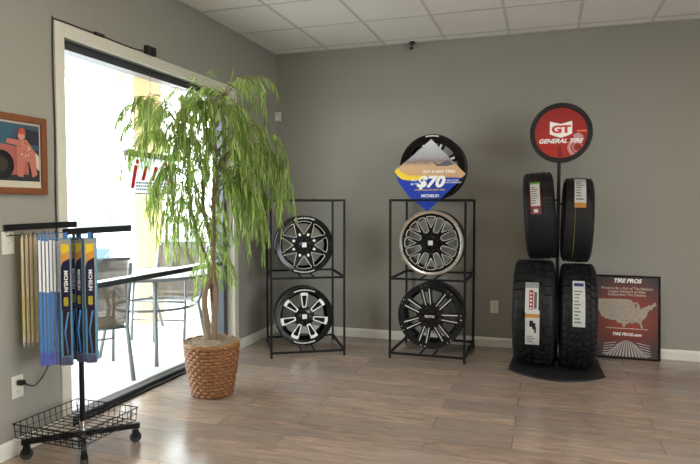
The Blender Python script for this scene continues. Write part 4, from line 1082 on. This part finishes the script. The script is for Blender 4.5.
def blue_pack():
    t = hang(None, 'wiper_packet', 'blue wiper packets hanging edge-on', 0, 0, 1)
    b = B(); bbox(b, -.0060, .0060, -.024, .018, -.64, 0, .0015); obj('sleeve', b, 'pack_blue', t)
    b = B(); bbox(b, -.0050, .0050, -.0252, -.0238, -.27, -.012, .0004); obj('front_strip', b, 'sticker', t, label='white strip on the upper front edge')
    b = B(); bbox(b, -.0063, .0063, -.0243, .0185, -.642, -.575, .0015); obj('bottom_cap', b, 'pack_deep', t)
    b = B(); bbox(b, -.0064, -.0059, -.020, .014, -.27, -.02, .0002); obj('side_panel', b, 'pack_light', t)
    b = B(); bbox(b, -.003, .003, -.012, .012, -.002, .03, .001); obj('hang_tab', b, 'pack_blue', t)
    return t
pb = blue_pack()
bl = ['leftmost blue wiper packet beside the cream ones', 'second edge-on blue wiper packet from the left', 'third edge-on blue wiper packet from the left', 'edge-on blue wiper packet, third before the printed ones', 'edge-on blue wiper packet, second before the printed ones', 'edge-on blue wiper packet right against the first printed packet']
for i in range(6):
    o = pb if i == 0 else copy_tree(pb, None)
    o['label'] = bl[i]; o.location = WR @ Vector((-.180 + i * .0165, NA - .11 + .002 * (i % 2), ZB - .050 - .003 * (i % 3)))
def printed_pack():
    """face toward local -y"""
    t = hang(None, 'wiper_packet', 'dark printed wiper packets facing the room', 0, 0, 1)
    b = B(); bbox(b, -.026, .026, -.006, .012, -.640, 0, .002); obj('sleeve', b, 'pack_clear', t)
    f = lambda pts, z, m_, nm: (lambda bb: (poly(bb, pts, z, z + .0006, RX(PI / 2)), obj(nm, bb, m_, t)))(B())
    f([(-.0255, -.006), (.0255, -.006), (.0255, -.36), (-.0255, -.36)], .006, 'pack_grey', 'card_front')
    f([(-.018, -.03), (.019, -.03), (.019, -.085), (-.018, -.10)], .0066, 'ink_yellow', 'yellow_panel')
    f([(-.018, -.080), (.019, -.065), (.019, -.125), (-.018, -.125)], .0068, 'ink_orange', 'orange_panel')
    f([(-.021, -.150), (-.010, -.118), (.022, -.100), (.022, -.36), (-.021, -.36)], .0072, 'pack_navy', 'navy_panel')
    f([(-.016, -.36), (.020, -.36), (.020, -.59), (-.016, -.59)], .0062, mat('dark_brown_print', (.035, .02, .02), .2), 'blade_window')
    b = text('MICHELIN', .024, .0004, .03); b.transform(T(.002, -.0082, -.215) @ RX(PI / 2) @ RZ(-PI / 2)); obj('brand_lettering', b, 'ink_white', t)
    b = B(); poly(b, roundpoly([(-.010, -.34), (.012, -.34), (.012, -.295), (-.010, -.295)], .008), .0078, .0084, RX(PI / 2)); obj('size_badge', b, mat('badge_yellow', (.42, .36, .03), .4), t)
    b = B(); tube(b, [(.010, -.0085, -.37), (-.006, -.0105, -.47), (.006, -.0085, -.585)], .0045, 6); obj('blade', b, 'pack_blue', t)
    b = B(); bbox(b, -.0255, .0255, -.0080, .0125, -.640, -.595, .002); obj('bottom_cap', b, mat('cap_print', (.09, .09, .16), .4, var=.6, vscale=90), t)
    b = B(); bbox(b, -.010, .010, .001, .005, -.002, .028, .001); obj('hang_tab', b, 'pack_blue', t)
    return t
pp = printed_pack()
pl = [('printed wiper packet with yellow top and white lettering, leftmost of the dark ones', -.064, NB - .035, 0), ('narrow-looking printed wiper packet in the middle of the dark ones', .000, NB + .005, -.60), ('printed wiper packet with yellow top nearest the right end of the rack', .048, NB - .035, .0),
      ('printed wiper packet behind, between the first and middle dark packets', -.025, NB + .07, -.5), ('rearmost printed wiper packet, half hidden at the right edge of the bunch', .060, NB + .035, -.75)]
for i, (lb_, uu, nn, rz) in enumerate(pl):
    o = pp if i == 0 else copy_tree(pp, None)
    o['label'] = lb_; o.location = WR @ Vector((uu, nn, ZB - .052)); o.rotation_euler = (0, 0, rang - .28 + rz)

# ------------------------------------------------------------------ ceiling panels (added out of view for general fill light)
for i, (x, y) in enumerate(((1.70, -3.4), (4.4, -2.6), (1.70, -6.1), (4.4, -5.6))):
    t = thing('added_fill_panel', ('added unseen ceiling panel for fill light, %s' % ('nearest the window side of the room', 'toward the right wall', 'behind the camera on the left', 'behind the camera on the right')[i]), 'ceiling light', (x, y, H - .012))
    b = B()
    for a in ((-.57, .57, -.29, -.27), (-.57, .57, .27, .29), (-.57, -.55, -.27, .27), (.55, .57, -.27, .27)): box(b, a[0], a[1], a[2], a[3], -.002, .007)
    obj('frame', b, 'fill_frame_white', t)
    b = B(); box(b, -.55, .55, -.27, .27, .0, .005); obj('diffuser', b, 'diffuser', t)

# ------------------------------------------------------------------ light
w = bpy.data.worlds.new('sky'); scene.world = w; w.use_nodes = True
nt = w.node_tree; bg = nt.nodes['Background']; bg.inputs['Color'].default_value = (.93, .97, 1.0, 1); bg.inputs['Strength'].default_value = 6.0
def portal(loc, rot, sx, sy):
    l = bpy.data.lights.new('portal', 'AREA'); l.shape = 'RECTANGLE'; l.size = sx; l.size_y = sy; l.cycles.is_portal = True
    o = bpy.data.objects.new('daylight_portal', l); COL.objects.link(o); o.location = loc; o.rotation_euler = rot
portal((-.17, (OY0 + OY1) / 2, OZ / 2), (0, -PI / 2, 0), OZ, OY1 - OY0)
portal((XR + .16, (RY0 + RY1) / 2, (RZ0 + RZ1) / 2), (0, PI / 2, 0), RZ1 - RZ0, RY1 - RY0)

# ------------------------------------------------------------------ camera
cd = bpy.data.cameras.new('camera'); cam = bpy.data.objects.new('camera', cd); COL.objects.link(cam)
cam.location = (2.594, -5.535, 1.296); cam.rotation_euler = (PI / 2 - math.radians(2.647), 0, math.radians(18.12))
cd.sensor_fit = 'HORIZONTAL'; cd.sensor_width = 36; cd.lens = 597.18 / 700 * 36; cd.clip_start = .05; cd.clip_end = 200
scene.camera = cam
scene.view_settings.view_transform = 'Standard'; scene.view_settings.look = 'None'; scene.view_settings.exposure = .88; scene.view_settings.gamma = 1
